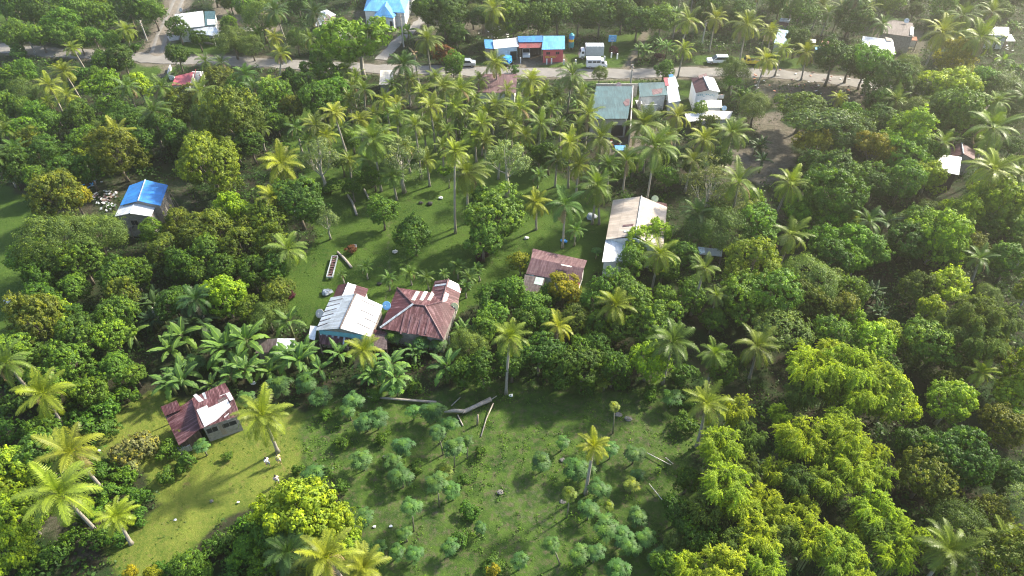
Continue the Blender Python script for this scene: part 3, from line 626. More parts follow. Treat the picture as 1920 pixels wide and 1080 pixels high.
def gable(root, rb, rf, lb, lf, bb, bf, zr, ze, ml, mr, wall, inset=.35, z0=-.1, post=False):
    RB, RF = at(*rb, zr), at(*rf, zr); LB, LF, BB, BF = at(*lb, ze), at(*lf, ze), at(*bb, ze), at(*bf, ze)
    panel('roof', [RB, RF, LF, LB], ml, root); panel('roof', [RB, RF, BF, BB], mr, root)
    rc = MB(); rc.tube([RB+(0, 0, .04), RF+(0, 0, .04)], [.10, .10], 5); rc.build('ridge_cap', M['galv'], root)
    if wall:
        Q = walls([LB, LF, BF, BB], wall, root, inset, z0=z0)
        for a, b, r_ in ((Q[1], Q[2], RF), (Q[0], Q[3], RB)):
            m_ = (a+b)/2; k = np.array((*(m_[:2]+(r_[:2]-m_[:2])*.35), zr-.15)); m_[2] = zr-.16
            d = unit(np.cross(b-a, (0, 0, 1.)))*.05; g = MB(); g.add([a-d, b-d, m_-d, a+d, b+d, m_+d], [(0, 1, 2), (5, 4, 3), (0, 3, 4, 1), (1, 4, 5, 2), (2, 5, 3, 0)]); g.build('gable_wall', wall, root)
        return (RB, RF, LB, LF, BB, BF), Q
    return (RB, RF, LB, LF, BB, BF), None
def posts(root, pts, mat, r=.08, name='post'):
    for q in pts: m = MB(); m.box((q[0], q[1], q[2]/2-.05), (r*2, r*2, q[2]+.02)); m.build(name, mat, root)
def dish(px, py, z, r, mat, label, base=None):
    p = at(px, py, z); root = empty('satellite_dish', (p[0], p[1], p[2]-.5), label, 'satellite dish')
    m = MB(); d = unit(np.array((-.25, -.75, .65))); a = unit(np.cross(d, (0, 0, 1.))); b = np.cross(d, a); V = [p-d*.10]; n = 16
    for rr, dz in ((.5, -.06), (1, .06)):
        for k in range(n): V.append(p+r*rr*(cos(2*pi*k/n)*a+sin(2*pi*k/n)*b)+d*dz)
    V2 = [v-d*.04 for v in V]; L = len(V)
    Fs = [(0, 1+k, 1+(k+1) % n) for k in range(n)]+[(1+k, 1+n+k, 1+n+(k+1) % n, 1+(k+1) % n) for k in range(n)]
    m.add(V+V2, Fs+[tuple(L+i for i in f[::-1]) for f in Fs]+[(1+n+k, L+1+n+k, L+1+n+(k+1) % n, 1+n+(k+1) % n) for k in range(n)])
    m.build('reflector', mat, root, True); m = MB(); m.tube([p-d*.1, p-d*.3, p-d*.3-(0, 0, z-.3 if base is None else base)], [.04, .045, .045], 6); m.build('mast', M['chrome'], root)
    m = MB(); m.tube([p-d*.02+b*r*.9, p+d*.45], [.02, .02], 4); m.ball(p+d*.45, .07, 6, 4); m.build('receiver_arm', M['chrome'], root); return root
# --- blue roofed hut
h = house('wooden_hut', (262, 385), 'wooden hut with bright blue roof and white tin front porch roof')
def Z(x, y, ox, oy, k): return (ox+x/k, oy+y/k)
g, Q = gable(h, (272.5, 337), (258.8, 376.5), (242.5, 348), (225, 385), (315, 347), (301, 385.6), 5.3, 4.4, M['blue'], M['blue'], M['ply'])
g2, Q2 = gable(h, (253.1, 381), (243, 400), (224.4, 386), (215, 405.6), (292.5, 386), (283, 405.6), 4.7, 3.9, M['white'], M['white'], M['ply'])
fitting(Q2[1], Q2[2], .45, 2.6, 1.0, .9, 'window', M['dark'], h, frame=M['wood'])
m = MB()
for k in range(7):
    q = Q[3]*(1-k/6)+Q[2]*k/6; m.tube([(q[0]+.1, q[1], q[2]-.2), (q[0]+1.0+.1*k % .4, q[1]-.2, 0)], [.05, .05], 4)
m.build('leaning_boards', M['wood'], h)
panel('lean_to_roof', poly3([(224, 418, 2.2), (240, 414, 2.2), (242.5, 420, 1.9), (228, 424.5, 1.9)]), M['cream'], h); posts(h, poly3([(226, 424, 1.9), (241, 420, 1.9), (225, 419, 2.1)]), M['wood'], .05)
panel('lean_to_roof', poly3([(239, 425, 1.6), (248, 421, 2.0), (250, 424, 2.0), (245, 434.5, 1.5)]), M['rust'], h); posts(h, poly3([(241, 426, 1.4), (245, 433, 1.4)]), M['wood'], .05)
# --- rusty shack in the clearing
h = house('tin_roofed_shack', (378, 775), 'board shack with patchwork rusty maroon and white tin roof in lower clearing')
eb = (at(359.7, 746.7, 3.3), at(421.5, 717.5, 3.3)); ef = (at(374.8, 804.3, 2.9), at(450, 778.8, 2.9)); rd = (at(367, 773, 4.1), at(438, 746, 4.1))
panel('roof', [rd[0], rd[1], eb[1], eb[0]], M['redold'], h); panel('roof', [rd[0], rd[1], ef[1], ef[0]], M['redold'], h)
Q = walls([eb[0], ef[0], ef[1], eb[1]], M['ply'], h, .45)
F1 = (rd[0], rd[1], ef[0]); B1 = (rd[0], rd[1], eb[0]); z7 = lambda *P: [Z(x, y, 280, 700, 6.857) for x, y in P]
patch('patch_sheet', z7((605, 470), (740, 410), (760, 445), (920, 370), (1000, 330), (1095, 510), (820, 625), (710, 690)), F1, M['white'], h)
patch('patch_sheet', z7((960, 560), (1020, 510), (1055, 580), (1000, 605)), F1, M['white'], h, .09)
patch('patch_sheet', z7((850, 185), (970, 122), (1080, 330), (1035, 352), (985, 262), (905, 295)), B1, M['white'], h)
patch('patch_sheet', z7((565, 285), (600, 262), (700, 345), (640, 370)), B1, M['white'], h); patch('patch_sheet', z7((675, 255), (735, 235), (790, 300), (715, 335)), B1, M['galv'], h)
patch('patch_sheet', z7((880, 345), (975, 300), (995, 325), (890, 375)), B1, M['rust'], h)
fitting(Q[1], Q[2], .20, 1.75, 1.15, .8, 'window', M['dark'], h, frame=M['ply']); fitting(Q[1], Q[2], .70, 1.75, 1.5, .7, 'window', M['dark'], h, frame=M['ply']); fitting(Q[1], Q[2], .47, 1.35, .5, 2.0, 'door_panel', M['wood'], h)
l1 = poly3([(359.5, 748, 3.1), (376, 803, 2.8), (335.5, 835.5, 2.0), (310, 781, 2.3)]); panel('side_roof', l1, M['redold'], h); walls(l1, M['darkb'], h, .5)
panel('side_roof', poly3([(301, 762.7, 3.0), (331, 750.5, 3.2), (339.8, 767.8, 2.9), (309, 780, 2.7)]), M['red'], h); posts(h, poly3([(303, 764, 2.9), (310, 779, 2.6)]), M['wood'], .06)
m = MB(); a = at(346, 838, .5); m.box((a[0], a[1], .45), (1.3, .9, .9), .5); m.box((a[0]-.2, a[1]-.4, .95), (1.0, .5, .12), .6); m.build('washing_bench', M['galv'], h)
# --- long white roof house
h = house('white_roofed_house', (655, 590), 'long house with streaked white tin gable roof and teal end wall')
g, Q = gable(h, (667.3, 550), (637.5, 615.5), (620, 557.5), (591.7, 619.4), (718.4, 573), (694, 631.5), 4.5, 3.3, M['galv'], M['white'], M['ply'])  # left slope gets the greyer sheet, its shaded side put into the colour
R_ = MB(); R_.tube([g[0]+(0, 0, .06), g[1]+(0, 0, .06)], [.12, .12], 5); R_.build('rusty_ridge_cap', M['rust'], h)
for i in range(6):
    t = .12+i*.15; x, y = 620+(591.7-620)*t, 557.5+(619.4-557.5)*t; patch('rusty_seam', [(x, y), (x+26-i*1.5, y-6), (x+26-i*1.5, y-5.2), (x-.3, y+.9)], (g[0], g[1], g[2]), M['darkb'], h, .03)
for i, (a, b) in enumerate(((678, 562), (676, 580), (683, 595), (668, 604))):
    patch('rusty_seam', [(a, b), (a+26, b+12), (a+25.6, b+12.9), (a-.4, b+.8)], (g[0], g[1], g[4]), M['rust'], h, .03)
m = MB(); q0, q1 = Q[1], Q[2]; c_ = (q0+q1)/2; m.box((c_[0], c_[1]-.09, 2.95), (np.linalg.norm((q1-q0)[:2])*.96, .08, .7), math.atan2(q1[1]-q0[1], q1[0]-q0[0])); m.build('teal_fascia', M['tealw'], h)
l2 = poly3([(596.5, 622, 2.6), (657, 633, 2.6), (652, 650, 2.0), (600, 645, 2.0)]); panel('front_awning', l2, M['redold'], h); posts(h, [l2[2], l2[3]], M['wood'])
for k in range(5): patch('patch_sheet', [(600+k*11, 624+k*2), (603.5+k*11, 624.6+k*2), (603+k*10.5, 643+k*.8), (600+k*10.5, 642+k*.8)], (l2[0], l2[1], l2[2]), M['galv'], h)
fitting(Q[1], Q[2], .5, 1.9, 3.2, .9, 'window', M['dark'], h, frame=M['tealp'])
l3 = poly3([(582.3, 610.7, 2.5), (594, 611.5, 2.7), (590, 638, 2.4), (577.6, 634.5, 2.2)]); panel('side_awning', l3, M['white'], h); posts(h, [l3[0], l3[3]], M['wood'])
fitting(Q[3], Q[2], .5, 1.7, .9, 1.0, 'window', M['dark'], h, frame=M['wood']); fitting(Q[0], Q[1], .4, 1.7, .9, 1.0, 'window', M['dark'], h, frame=M['wood'])
h = house('maroon_roofed_annex', (660, 543), 'small maroon roofed annex with one white sheet behind white roofed house')
g, Q = gable(h, (653, 530.5), (642.5, 556), (634, 534.4), (622, 562), (690.9, 541.5), (683, 562), 3.6, 2.8, M['red'], M['red'], M['wall'])
patch('patch_sheet', [(654, 531), (668, 534.4), (659, 560), (645, 556)], (g[0], g[1], g[4]), M['white'], h)
h = house('low_shed', (525, 646), 'low shed with rusty and white sheets beside white roofed house behind bananas', 'shed')
a = poly3([(519, 634.5, 2.6), (553, 634.5, 2.6), (551, 658, 2.0), (515.5, 661, 2.0)]); panel('roof', a, M['white'], h); b = poly3([(484, 637, 2.5), (520, 634.5, 2.62), (515.8, 660, 2.02), (479, 662, 1.9)]); panel('roof', b, M['rust'], h)
walls([b[0], a[1], a[2], b[3]], M['ply'], h, .3, -.2)
# --- hipped maroon house
h = house('hip_roofed_house', (785, 580), 'large house with weathered maroon hipped roof and side wing')
e, ap, wr = 3.0, 4.2, 3.8
TL, IN, WBL, WBR, RE, BR, BL = at(744.9, 539.4, e), at(808, 548.2, e), at(815.7, 526.7, e), at(865.7, 541.2, e), at(857.4, 571, e), at(831.7, 636.4, e), at(712.9, 615.6, e)
A1, A2, WT, WF = at(774.7, 571.1, ap), at(797, 573.9, ap), at(840.7, 523.5, wr), at(828.9, 566, wr)
for P_, mt in (([A1, A1+(.01, 0, 0), BL, TL], M['red']), ([A1, A2, WF, IN, TL], M['redold']), ([A1, A2, BR, BL], M['redold']), ([A2, WF, RE, BR], M['red']), ([WT, WF, IN, WBL], M['redold']), ([WT, WF, RE, WBR], M['redold'])):
    if len(P_) == 4 and P_[0] is A1 and P_[2] is BL: P_ = [BL, TL, A1]
    panel('roof', P_, mt, h)
R_ = MB()
for a, b in ((A1, BL), (A1, TL), (A1, A2), (A2, BR), (A2, WF), (WT, WF)): R_.tube([a+(0, 0, .05), b+(0, 0, .05)], [.11, .11], 5)
R_.build('ridge_cap', M['mauve'], h)
walls([TL, BL, BR, RE, WBR, WBL, IN], M['ply'], h, .6)
z8 = lambda *P: [Z(x, y, 690, 510, 7.2) for x, y in P]; FP = (A1, A2, BR); BP = (A1, A2, TL); WP = (WT, WF, RE)
for x in (455, 555, 690, 790): patch('patch_sheet', z8((x+35, 570), (x+62, 570), (x, 835), (x-26, 835)), FP, M['mauve'], h)
for x in (650, 760, 865): patch('patch_sheet', z8((x, 255), (x+50, 265), (x-20, 385), (x-65, 375)), BP, M['cream'], h)
patch('patch_sheet', z8((1100, 105), (1225, 165), (1250, 280), (1070, 195)), WP, M['white'], h); patch('patch_sheet', z8((1040, 270), (1095, 300), (1060, 390), (985, 410)), WP, M['white'], h)
for y in (125, 170, 225): patch('patch_sheet', z8((905, y), (1060, y-20), (1050, y+5), (893, y+25)), (WT, WF, WBL), M['mauve' if y != 170 else 'galv'], h)
R_ = MB(); R_.tube([BL+(0, 0, .12), (BL+A1)/2+(0, 0, .12), A1+(0, 0, .12)], [.14, .14, .14], 5); R_.build('hip_flashing', M['galv'], h)
m = MB(); p_ = at(816, 640, .9)
for k in range(7): m.box((p_[0]-1.8+k*.6, p_[1]+.1, .8), (.3, .06, 1.7))
m.build('porch_boards', M['galv'], h)
h = house('dark_lean_to', (712, 632), 'dark maroon lean-to against hipped house corner', 'shed')
a = poly3([(700, 617, 2.4), (725, 622, 2.4), (726, 655, 2.), (700, 655, 2.)]); panel('roof', a, M['darkb'], h); walls(a, M['darkb'], h, .2, -.15)
patch('patch_sheet', [(702, 617.5), (722, 622), (720, 627), (702, 624)], (a[0], a[1], a[2]), M['red'], h)
# --- maroon roof house behind (east)
h = house('maroon_roofed_house', (1060, 495), 'house with long low maroon tin roof on lawn edge')
rl, rr_, bl, br_, fl_, fr = at(996, 483, 4.2), at(1095, 503, 4.2), at(999, 466, 3.5), at(1101, 488.2, 3.5), at(986, 513, 3.2), at(1086.5, 531, 3.2)
panel('roof', [rl, rr_, br_, bl], M['mauve'], h); panel('roof', [rl, rr_, fr, fl_], M['mauve'], h); Q = walls([bl, fl_, fr, br_], M['wall'], h, .4)
fitting(Q[3], Q[2], .4, 1.6, .9, 1.0, 'window', M['dark'], h, frame=M['wood'])
fp = (rl, rr_, fr); patch('patch_sheet', [(1052, 495), (1072, 499), (1071, 501), (1052, 497)], (rl, rr_, br_), M['cream'], h, .12)
patch('clear_sheet', [(996, 505), (1005, 507), (1000, 521), (990, 519)], fp, M['clear'], h)
a = poly3([(984, 514, 3.1), (1022, 521, 3.1), (1016, 550, 2.4), (978, 545, 2.4)]); panel('lean_to_roof', a, M['rust'], h); posts(h, [a[2], a[3]], M['wood']); patch('clear_sheet', [(1005, 519), (1020, 521.5), (1016, 535), (1001, 532)], (a[0], a[1], a[2]), M['clear'], h)
a = poly3([(1077, 530, 3.0), (1087, 531, 3.0), (1083, 549, 2.5), (1074, 547, 2.5)]); panel('lean_to_roof', a, M['pink'], h); posts(h, [a[2], a[3]], M['wood'])
# --- long tan roof
h = house('long_tan_roofed_hall', (1192, 415), 'long building with pale tan gable roof and white front extension', 'building')
g, Q = gable(h, (1202.8, 368), (1191, 441), (1149.3, 375), (1136, 449), (1250.7, 388), (1243, 470), 5.2, 4.0, M['tan'], M['tan'], M['wall'])
z9 = lambda *P: [Z(x, y, 1100, 350, 7.2) for x, y in P]
patch('patch_sheet', z9((490, 515), (635, 500), (625, 525), (485, 540)), (g[0], g[1], g[2]), M['mauve'], h); patch('patch_sheet', z9((500, 595), (640, 580), (638, 605), (510, 615)), (g[0], g[1], g[2]), M['white'], h)
a = poly3([(1135.5, 450, 3.8), (1190, 443, 3.9), (1182, 489, 3.1), (1129, 491, 3.0)]); panel('extension_roof', a, M['white'], h); walls(a, M['whitew'], h, .35, -.2)
a = poly3([(1228, 377, 3.6), (1250, 382, 3.6), (1252, 392, 3.4), (1246, 389, 3.4)]); panel('lean_to_roof', a, M['red'], h)
fitting(Q[0], Q[1], .3, 1.9, 1.4, 1.0, 'window', M['dark'], h, frame=M['wood']); fitting(Q[0], Q[1], .7, 1.9, 1.4, 1.0, 'window', M['dark'], h, frame=M['wood'])
# --- top left white and teal house
h = house('white_and_teal_roofed_house', (365, 40), 'house with plain white roof and teal corner beyond road junction')
a = poly3([(327.4, 27, 4.), (380.5, 20.3, 4.), (383.6, 48.4, 3.2), (330, 55, 3.2)]); panel('roof', a, M['white'], h); walls(a, M['wall'], h, .4)
b = poly3([(383.3, 21, 3.8), (403.4, 20.3, 3.8), (404.5, 47.5, 3.1), (384.3, 48.6, 3.1)]); panel('roof', b, M['tealr'], h); walls(b, M['wall'], h, .4)
patch('patch_sheet', [(388, 35.5), (402.5, 36.5), (404, 46), (388.5, 46.6)], (b[0], b[1], b[2]), M['white'], h)
a = poly3([(361, 52, 2.9), (404, 48.5, 2.9), (411, 63, 2.4), (399, 67, 2.4), (366, 63, 2.4)]); panel('porch_roof', a, M['galv'], h); posts(h, [a[2], a[3], a[4]], M['conc'])
m = MB()
for P in ([(312, 66), (337, 66), (336, 74), (318, 77)], [(408, 57), (465, 50), (480, 58), (420, 66)]):
    q = [at(x, y, .06) for x, y in P]; m.add(q+[v-(0, 0, .2) for v in q], [(3, 2, 1, 0), (4, 5, 6, 7)]+[(i, (i+1) % 4, 4+(i+1) % 4, 4+i) for i in range(4)])
tag(m.build('concrete_yard', M['conc']), kind='structure')
# --- pink roof, low white walls
h = house('unfinished_house', (350, 150), 'half built house with plain pink red roof sheet beside the junction')
a = poly3([(329, 142.8, 3.3), (363, 134.5, 3.3), (355, 159, 2.7), (321.5, 160, 2.7)]); panel('roof', a, M['pink'], h); walls(a, M['wall'], h, .3)
m = MB()
for A_, B2 in (((363, 143), (385, 143)), ((378, 143), (383, 163)), ((357, 168), (364, 146)), ((357, 168), (383, 166))):
    p_, q = at(*A_, 1.2), at(*B2, 1.2); c_ = (p_+q)/2; m.box((c_[0], c_[1], 1.1), (np.linalg.norm(q-p_), .15, 2.3), math.atan2(q[1]-p_[1], q[0]-p_[0]))
m.build('block_wall', M['whitew'], h); m = MB(); m.tube([at(367, 130, 3.), at(363, 150, 2.6)], [.07, .07], 5); m.tube([at(374, 141, 2.6), at(379, 146, 2.4)], [.09, .09], 5, 0); m.build('roof_beam', M['redawn'], h)
m = MB(); P_ = [at(x, y, .5) for x, y in ((327, 146), (318, 145.5), (315.5, 141), (317, 134), (320, 125))]
for a, b in zip(P_[:-1], P_[1:]): c_ = (a+b)/2; m.box((c_[0], c_[1], .45), (np.linalg.norm(b-a)+.1, .18, 1.0), math.atan2(b[1]-a[1], b[0]-a[0]))
tag(m.build('garden_wall', M['whitew']), 'low white garden wall curving from road to half built house', 'wall')
# --- blue hipped house
h = house('blue_hip_roofed_house', (725, 15), 'white walled house with light blue hipped roof and front gable at driveway end')
e = 3.6; FLc, FRc, BLc, BRc, r1, r2 = at(681.6, 20, e), at(759, 24, e), at(697, -32, e), at(778, -30, e), at(708, -16, 5.8), at(744, -15, 5.8)
for P_ in ([r1, r2, FRc, FLc], [FLc, BLc, r1], [BRc, FRc, r2], [r1, r2, BRc, BLc]): panel('roof', P_, M['skyblue'], h)
walls([FLc, BLc, BRc, FRc], M['whitew'], h, .5)
G1, G2, GL, GR, GBL, GBR = at(722, 11, 4.8), at(727, -5, 4.8), at(701.5, 30, 3.1), at(738.5, 34.4, 3.1), at(709, 5, 3.3), at(748, 18, 3.3)
panel('porch_roof', [GL, GR, G1], M['skyblue'], h); panel('porch_roof', [G1, G2, GBL, GL], M['skyblue'], h); panel('porch_roof', [G1, G2, GBR, GR], M['skyblue'], h)
Q = walls([GL, GR, GBR, GBL], M['whitew'], h, .35, -.15); fitting(Q[0], Q[1], .4, 1.7, 1.7, 1.1, 'window', M['dark'], h, frame=M['whitew']); fitting(Q[0], Q[1], .85, 1.3, .7, 1.8, 'door', M['glass'], h)
# --- grey and white roofs left of driveway
h = house('grey_roofed_house', (615, 35), 'grey roofed house partly behind tall palm left of bright tree')
g, Q = gable(h, (613, 17.5), (606, 45), (599, 22), (590, 50), (630, 27.5), (620, 55), 4.2, 3.3, M['white'], M['rust'], M['ply'])
patch('patch_sheet', [(606, 20), (613, 18), (630, 27.5), (620, 31)], (g[0], g[1], g[4]), M['white'], h)
h = house('white_roofed_hut', (640, 46), 'small white roofed hut behind bright lime tree', 'hut')
a = poly3([(623, 49.4, 3.), (642.6, 35.6, 3.), (656.4, 46.5, 2.5), (631, 56.5, 2.5)]); panel('roof', a, M['white'], h); walls(a, M['wall'], h, .3)
h = house('pale_roofed_hut', (724, 146), 'small hut with pale weathered roof below road left of dark palm', 'hut')
a = poly3([(713, 132, 3.), (737, 131, 3.), (737, 160, 2.4), (711, 158.5, 2.4)]); panel('roof', a, M['cream'], h); walls(a, M['conc'], h, .3)
h = house('faded_roofed_house', (932, 155), 'faded maroon sheet roof house on near side of road')
r_ = [at(897.5, 140.8, 4.), at(970, 141.2, 4.)]; bk = [at(898, 138.6, 3.75), at(970, 138.8, 3.75)]; ft = [at(894.7, 173, 2.9), at(967, 174, 2.9)]
panel('roof', [r_[0], r_[1], bk[1], bk[0]], M['red'], h); panel('roof', [r_[0], r_[1], ft[1], ft[0]], M['mauve'], h); walls([bk[0], ft[0], ft[1], bk[1]], M['wall'], h, .35)
# --- store row
h = house('roadside_store', (1040, 85), 'roadside store with blue tarpaulin coloured roof and red front wall', 'store')
a = poly3([(1018.9, 67.2, 4.1), (1059, 67, 4.1), (1059.4, 92, 3.1), (1015.6, 93, 3.1)]); panel('roof', a, M['skyblue'], h); Q = walls(a, M['redw'], h, .5)
f = Q[3], Q[2]; fitting(*f, .25, 2.1, .8, .6, 'window', M['dark'], h, frame=M['redw']); fitting(*f, .72, 2.1, .8, .6, 'window', M['dark'], h, frame=M['redw'])
m = MB(); u = unit(f[1]-f[0]); R = random.Random(3)
for k in range(16):
    for r_ in range(2):
        if R.random() < .85: q = f[0]+u*(.55+k*.17); m.box((q[0], q[1]-.10, 1.42-r_*.28), (.11, .04, .16), 0)
m.build('painted_lettering', M['yellow'], h)
h = house('open_fronted_garage', (995, 80), 'open garage with blue roof and red sheet awning beside roadside store', 'garage')
a = poly3([(970.5, 67.8, 4.2), (1017, 66.7, 4.2), (1017.6, 78.5, 3.7), (972.8, 79, 3.7)]); panel('roof', a, M['blue'], h); b = poly3([(972.8, 79.2, 3.6), (1017.6, 78.7, 3.6), (1018, 89.3, 2.9), (972.8, 90.2, 2.9)]); panel('awning', b, M['redawn'], h)
m = MB(); q0, q1 = a[0], a[1]; c_ = (q0+q1)/2; m.box((c_[0], c_[1]-.4, 1.9), (np.linalg.norm(q1-q0)-.4, .15, 4.0)); m.build('back_wall', M['darkb'], h); posts(h, [b[2]-(.3, 0, .1), b[3]+(.3, 0, -.1)], M['wood'])
m = MB(); 
for x in (1004, 1010): q = at(x, 98.5, .4); m.ball((q[0], q[1], .4), .35, 8, 6)
tag(m.build('white_sack', M['whitew'], h))
h = house('white_garage', (950, 85), 'white and grey roofed garage between blue end bay and open garage', 'garage')
a = poly3([(924, 75, 3.8), (970.3, 70.3, 3.9), (972.6, 87, 3.1), (926.2, 91.5, 3.0)]); panel('roof', a, M['white'], h); Q = walls(a, M['bluew'], h, .35)
fitting(Q[3], Q[2], .83, 1.0, 1.5, 2.0, 'door', M['dark'], h)
h = house('blue_roofed_bay', (916, 82), 'small blue roofed bay at left end of store row', 'shed')
a = poly3([(907.8, 73.9, 3.5), (923.6, 74.4, 3.6), (925.9, 91.5, 2.9), (909.4, 90.5, 2.8)]); panel('roof', a, M['skyblue'], h); walls(a, M['ply'], h, .3)
# --- teal roof house and neighbours
h = house('teal_roofed_house', (1146, 190), 'large house with broad teal sheet roof below road')
a = poly3([(1117.8, 161.8, 5.), (1186.5, 161.8, 5.), (1177, 222.6, 4.), (1105, 222.6, 4.)]); panel('roof', a, M['tealr'], h); Q = walls(a, M['conc'], h, .4)
patch('rust_stain_sheet', [(1168, 192), (1175, 185), (1181, 185), (1180, 197), (1173, 199)], (a[0], a[1], a[2]), M['mauve'], h)
fitting(Q[3], Q[2], .78, 1.4, 2.2, 2.2, 'door', M['dark'], h)
m = MB(); q = at(1181, 195, 1.6); 
for A_, B2, hh in (((1187, 160), (1182, 245), 3.2), ((1118, 157), (1196, 157), 2.8)):
    p_, q = at(*A_, hh), at(*B2, hh); c_ = (p_+q)/2; m.box((c_[0], c_[1], hh/2), (np.linalg.norm(q-p_), .2, hh), math.atan2(q[1]-p_[1], q[0]-p_[0]))
m.build('side_wall', M['conc'], h)
h = house('back_yard_shed', (1163, 277), 'tiny shed with light blue sheet roof behind teal roofed house yard', 'shed')
a = poly3([(1152, 272.5, 2.3), (1173, 272.5, 2.3), (1175, 281, 1.9), (1155, 283, 1.9)]); panel('roof', a, M['skyblue'], h); walls(a, M['ply'], h, .25)
h = house('small_teal_roofed_house', (1222, 175), 'smaller house with rust stained teal roof and open pale yard wall')
a = poly3([(1197, 155.3, 4.2), (1245.6, 153.9, 4.2), (1251.8, 178, 3.4), (1199.7, 181.7, 3.4)]); panel('roof', a, M['tealr'], h); walls([a[0], a[1], a[2], a[3]], M['wall'], h, .5)
patch('rust_stain_sheet', [(1204, 172), (1212, 169), (1243, 165), (1241, 174), (1220, 179), (1209, 180)], (a[0], a[1], a[2]), M['mauve'], h)
b = [at(1199, 180, 2.6), at(1230, 180, 2.6), at(1230, 205, 1.5), at(1203, 207, 1.5)]; m = MB()
for i in ((3, 0), (2, 3)):
    p_, q = b[i[0]], b[i[1]]; c_ = (p_+q)/2; m.box((c_[0], c_[1], 1.3), (np.linalg.norm(q-p_), .15, 2.6), math.atan2(q[1]-p_[1], q[0]-p_[0]))
m.build('yard_wall', M['wall'], h); q = at(1215, 195, .1); m = MB(); m.box((q[0], q[1], .02), (4.6, 3.6, .1)); m.build('floor_slab', M['wall'], h)
h = house('narrow_white_roofed_shed', (1262, 165), 'narrow shed roofed with white sheets and small red sheet beside teal roofs', 'shed')
a = poly3([(1252, 146, 3.6), (1266, 143, 3.6), (1273, 162, 3.2), (1253, 163, 3.2)]); panel('roof', a, M['white'], h)
b = poly3([(1250, 162, 3.3), (1270, 161, 3.3), (1276, 189, 2.8), (1254, 193, 2.8)]); panel('roof', b, M['galv'], h); walls([a[0], a[1], b[2], b[3]], M['wall'], h, .35)
panel('roof', poly3([(1244, 145.5, 3.5), (1252, 145, 3.5), (1254.5, 160, 3.35), (1248, 161, 3.35)]), M['pink'], h); panel('roof', poly3([(1253.5, 140, 3.7), (1262, 139, 3.7), (1263, 146, 3.55), (1256, 147, 3.55)]), M['blue'], h, .09)
h = house('gabled_house', (1325, 170), 'house with half maroon half grey gable roof and pale front')
g, Q = gable(h, (1318.5, 143), (1329.6, 168), (1295.6, 146.5), (1304.4, 174), (1338.5, 146), (1350.4, 172.5), 5.2, 4.2, M['red'], M['galv'], M['whitew'])
b = poly3([(1307.4, 188, 3.2), (1352.6, 187.5, 3.2), (1354, 201, 2.6), (1308, 201.5, 2.6)]); panel('porch_roof', b, M['white'], h); walls(b, M['whitew'], h, .3, -.15)
a = at(1350, 182, 2.6); m = MB(); m.box((a[0], a[1], 2.6), (1.2, 1.0, .12)); m.box((a[0], a[1]-.45, 3.), (1.2, .06, .6)); m.box((a[0]+.2, a[1]-.2, 2.9), (.5, .4, .5), .3, 1); m.build('side_balcony', [M['wall'], M['redawn']], h)
m = MB(); R = random.Random(5); u = unit(Q[2]-Q[1])
for k in range(9):
    q = Q[1]+(Q[2]-Q[1])*(.1+.09*k); m.box((q[0], q[1]-.06, 3.5+.2*R.uniform(-1, 1)), (.22, .03, .12+.1*R.random()))
m.build('wall_stain', M['tealw'], h)
panel('upper_roof', poly3([(1309, 142, 5.35), (1324, 137, 5.5), (1326, 142, 5.3), (1311, 147, 5.15)]), M['mauve'], h)
h = house('cream_roofed_house', (1340, 216), 'low house with long cream roof in front of gabled house')
a = poly3([(1319, 207, 3.4), (1374, 208.5, 3.4), (1368, 223, 2.8), (1313, 225.6, 2.8)]); panel('roof', a, M['cream'], h); Q = walls(a, M['conc'], h, .35)
fitting(Q[3], Q[2], .62, 1.5, 1.0, 1.0, 'window', M['dark'], h, frame=M['conc']); panel('side_roof', poly3([(1283.5, 213, 3.), (1318, 211.5, 3.1), (1313, 226, 2.6), (1290, 228, 2.5)]), M['white'], h)
# --- top right group
h = house('grey_maroon_roofed_hut', (1470, 41), 'hut with stepped grey and maroon roof behind light blue roofed house', 'hut')
a = poly3([(1464, 33.5, 4.), (1484, 35, 4.), (1479, 42, 3.5), (1461, 40, 3.5)]); panel('roof', a, M['galv'], h); b = poly3([(1461, 40.5, 3.4), (1479, 42.5, 3.4), (1477, 48.5, 3.), (1458, 46, 3.)]); panel('roof', b, M['red'], h); walls([a[0], a[1], b[2], b[3]], M['ply'], h, .3)
h = house('light_blue_roofed_house', (1466, 70), 'house with pale light blue roof above road among palms')
a = poly3([(1460, 55, 4.), (1480, 57, 4.), (1477, 83, 3.), (1451, 80.5, 3.)]); panel('roof', a, roofmat('pale_blue_sheet', (.45, .62, .82), (.3, .5, .75), .4, 16), h); walls(a, M['wall'], h, .35)
a = poly3([(1433, 67, 3.1), (1445, 61, 3.1), (1450, 78, 2.6), (1431, 76, 2.6)]); panel('side_roof', a, M['mauve'], h); posts(h, [a[2], a[3]], M['wood'])
h = house('red_and_blue_hut', (1545, 82), 'hut with small red roof and blue and white sheets right of pale blue roofed house', 'hut')
a = poly3([(1538, 77, 3.6), (1552, 75, 3.6), (1558, 86, 3.), (1544, 87.5, 3.)]); panel('roof', a, M['pink'], h); walls(a, M['wall'], h, .3)
a = poly3([(1528, 88, 3.), (1541, 87.5, 3.), (1538, 99, 2.5), (1530, 100, 2.5)]); panel('side_roof', a, M['skyblue'], h); posts(h, a, M['wood']); a = poly3([(1541, 89, 2.9), (1546, 88.5, 2.9), (1549, 98, 2.4), (1540, 99, 2.4)]); panel('side_roof', a, M['galv'], h); posts(h, a, M['wood'])
a = poly3([(1519, 73, 3.), (1530, 74.5, 3.), (1529, 80, 2.7), (1521, 79, 2.7)]); panel('side_roof', a, M['white'], h); posts(h, a, M['wood'])
h = house('large_white_roofed_house', (1650, 88), 'large house with bright white roof behind airy lime tree')
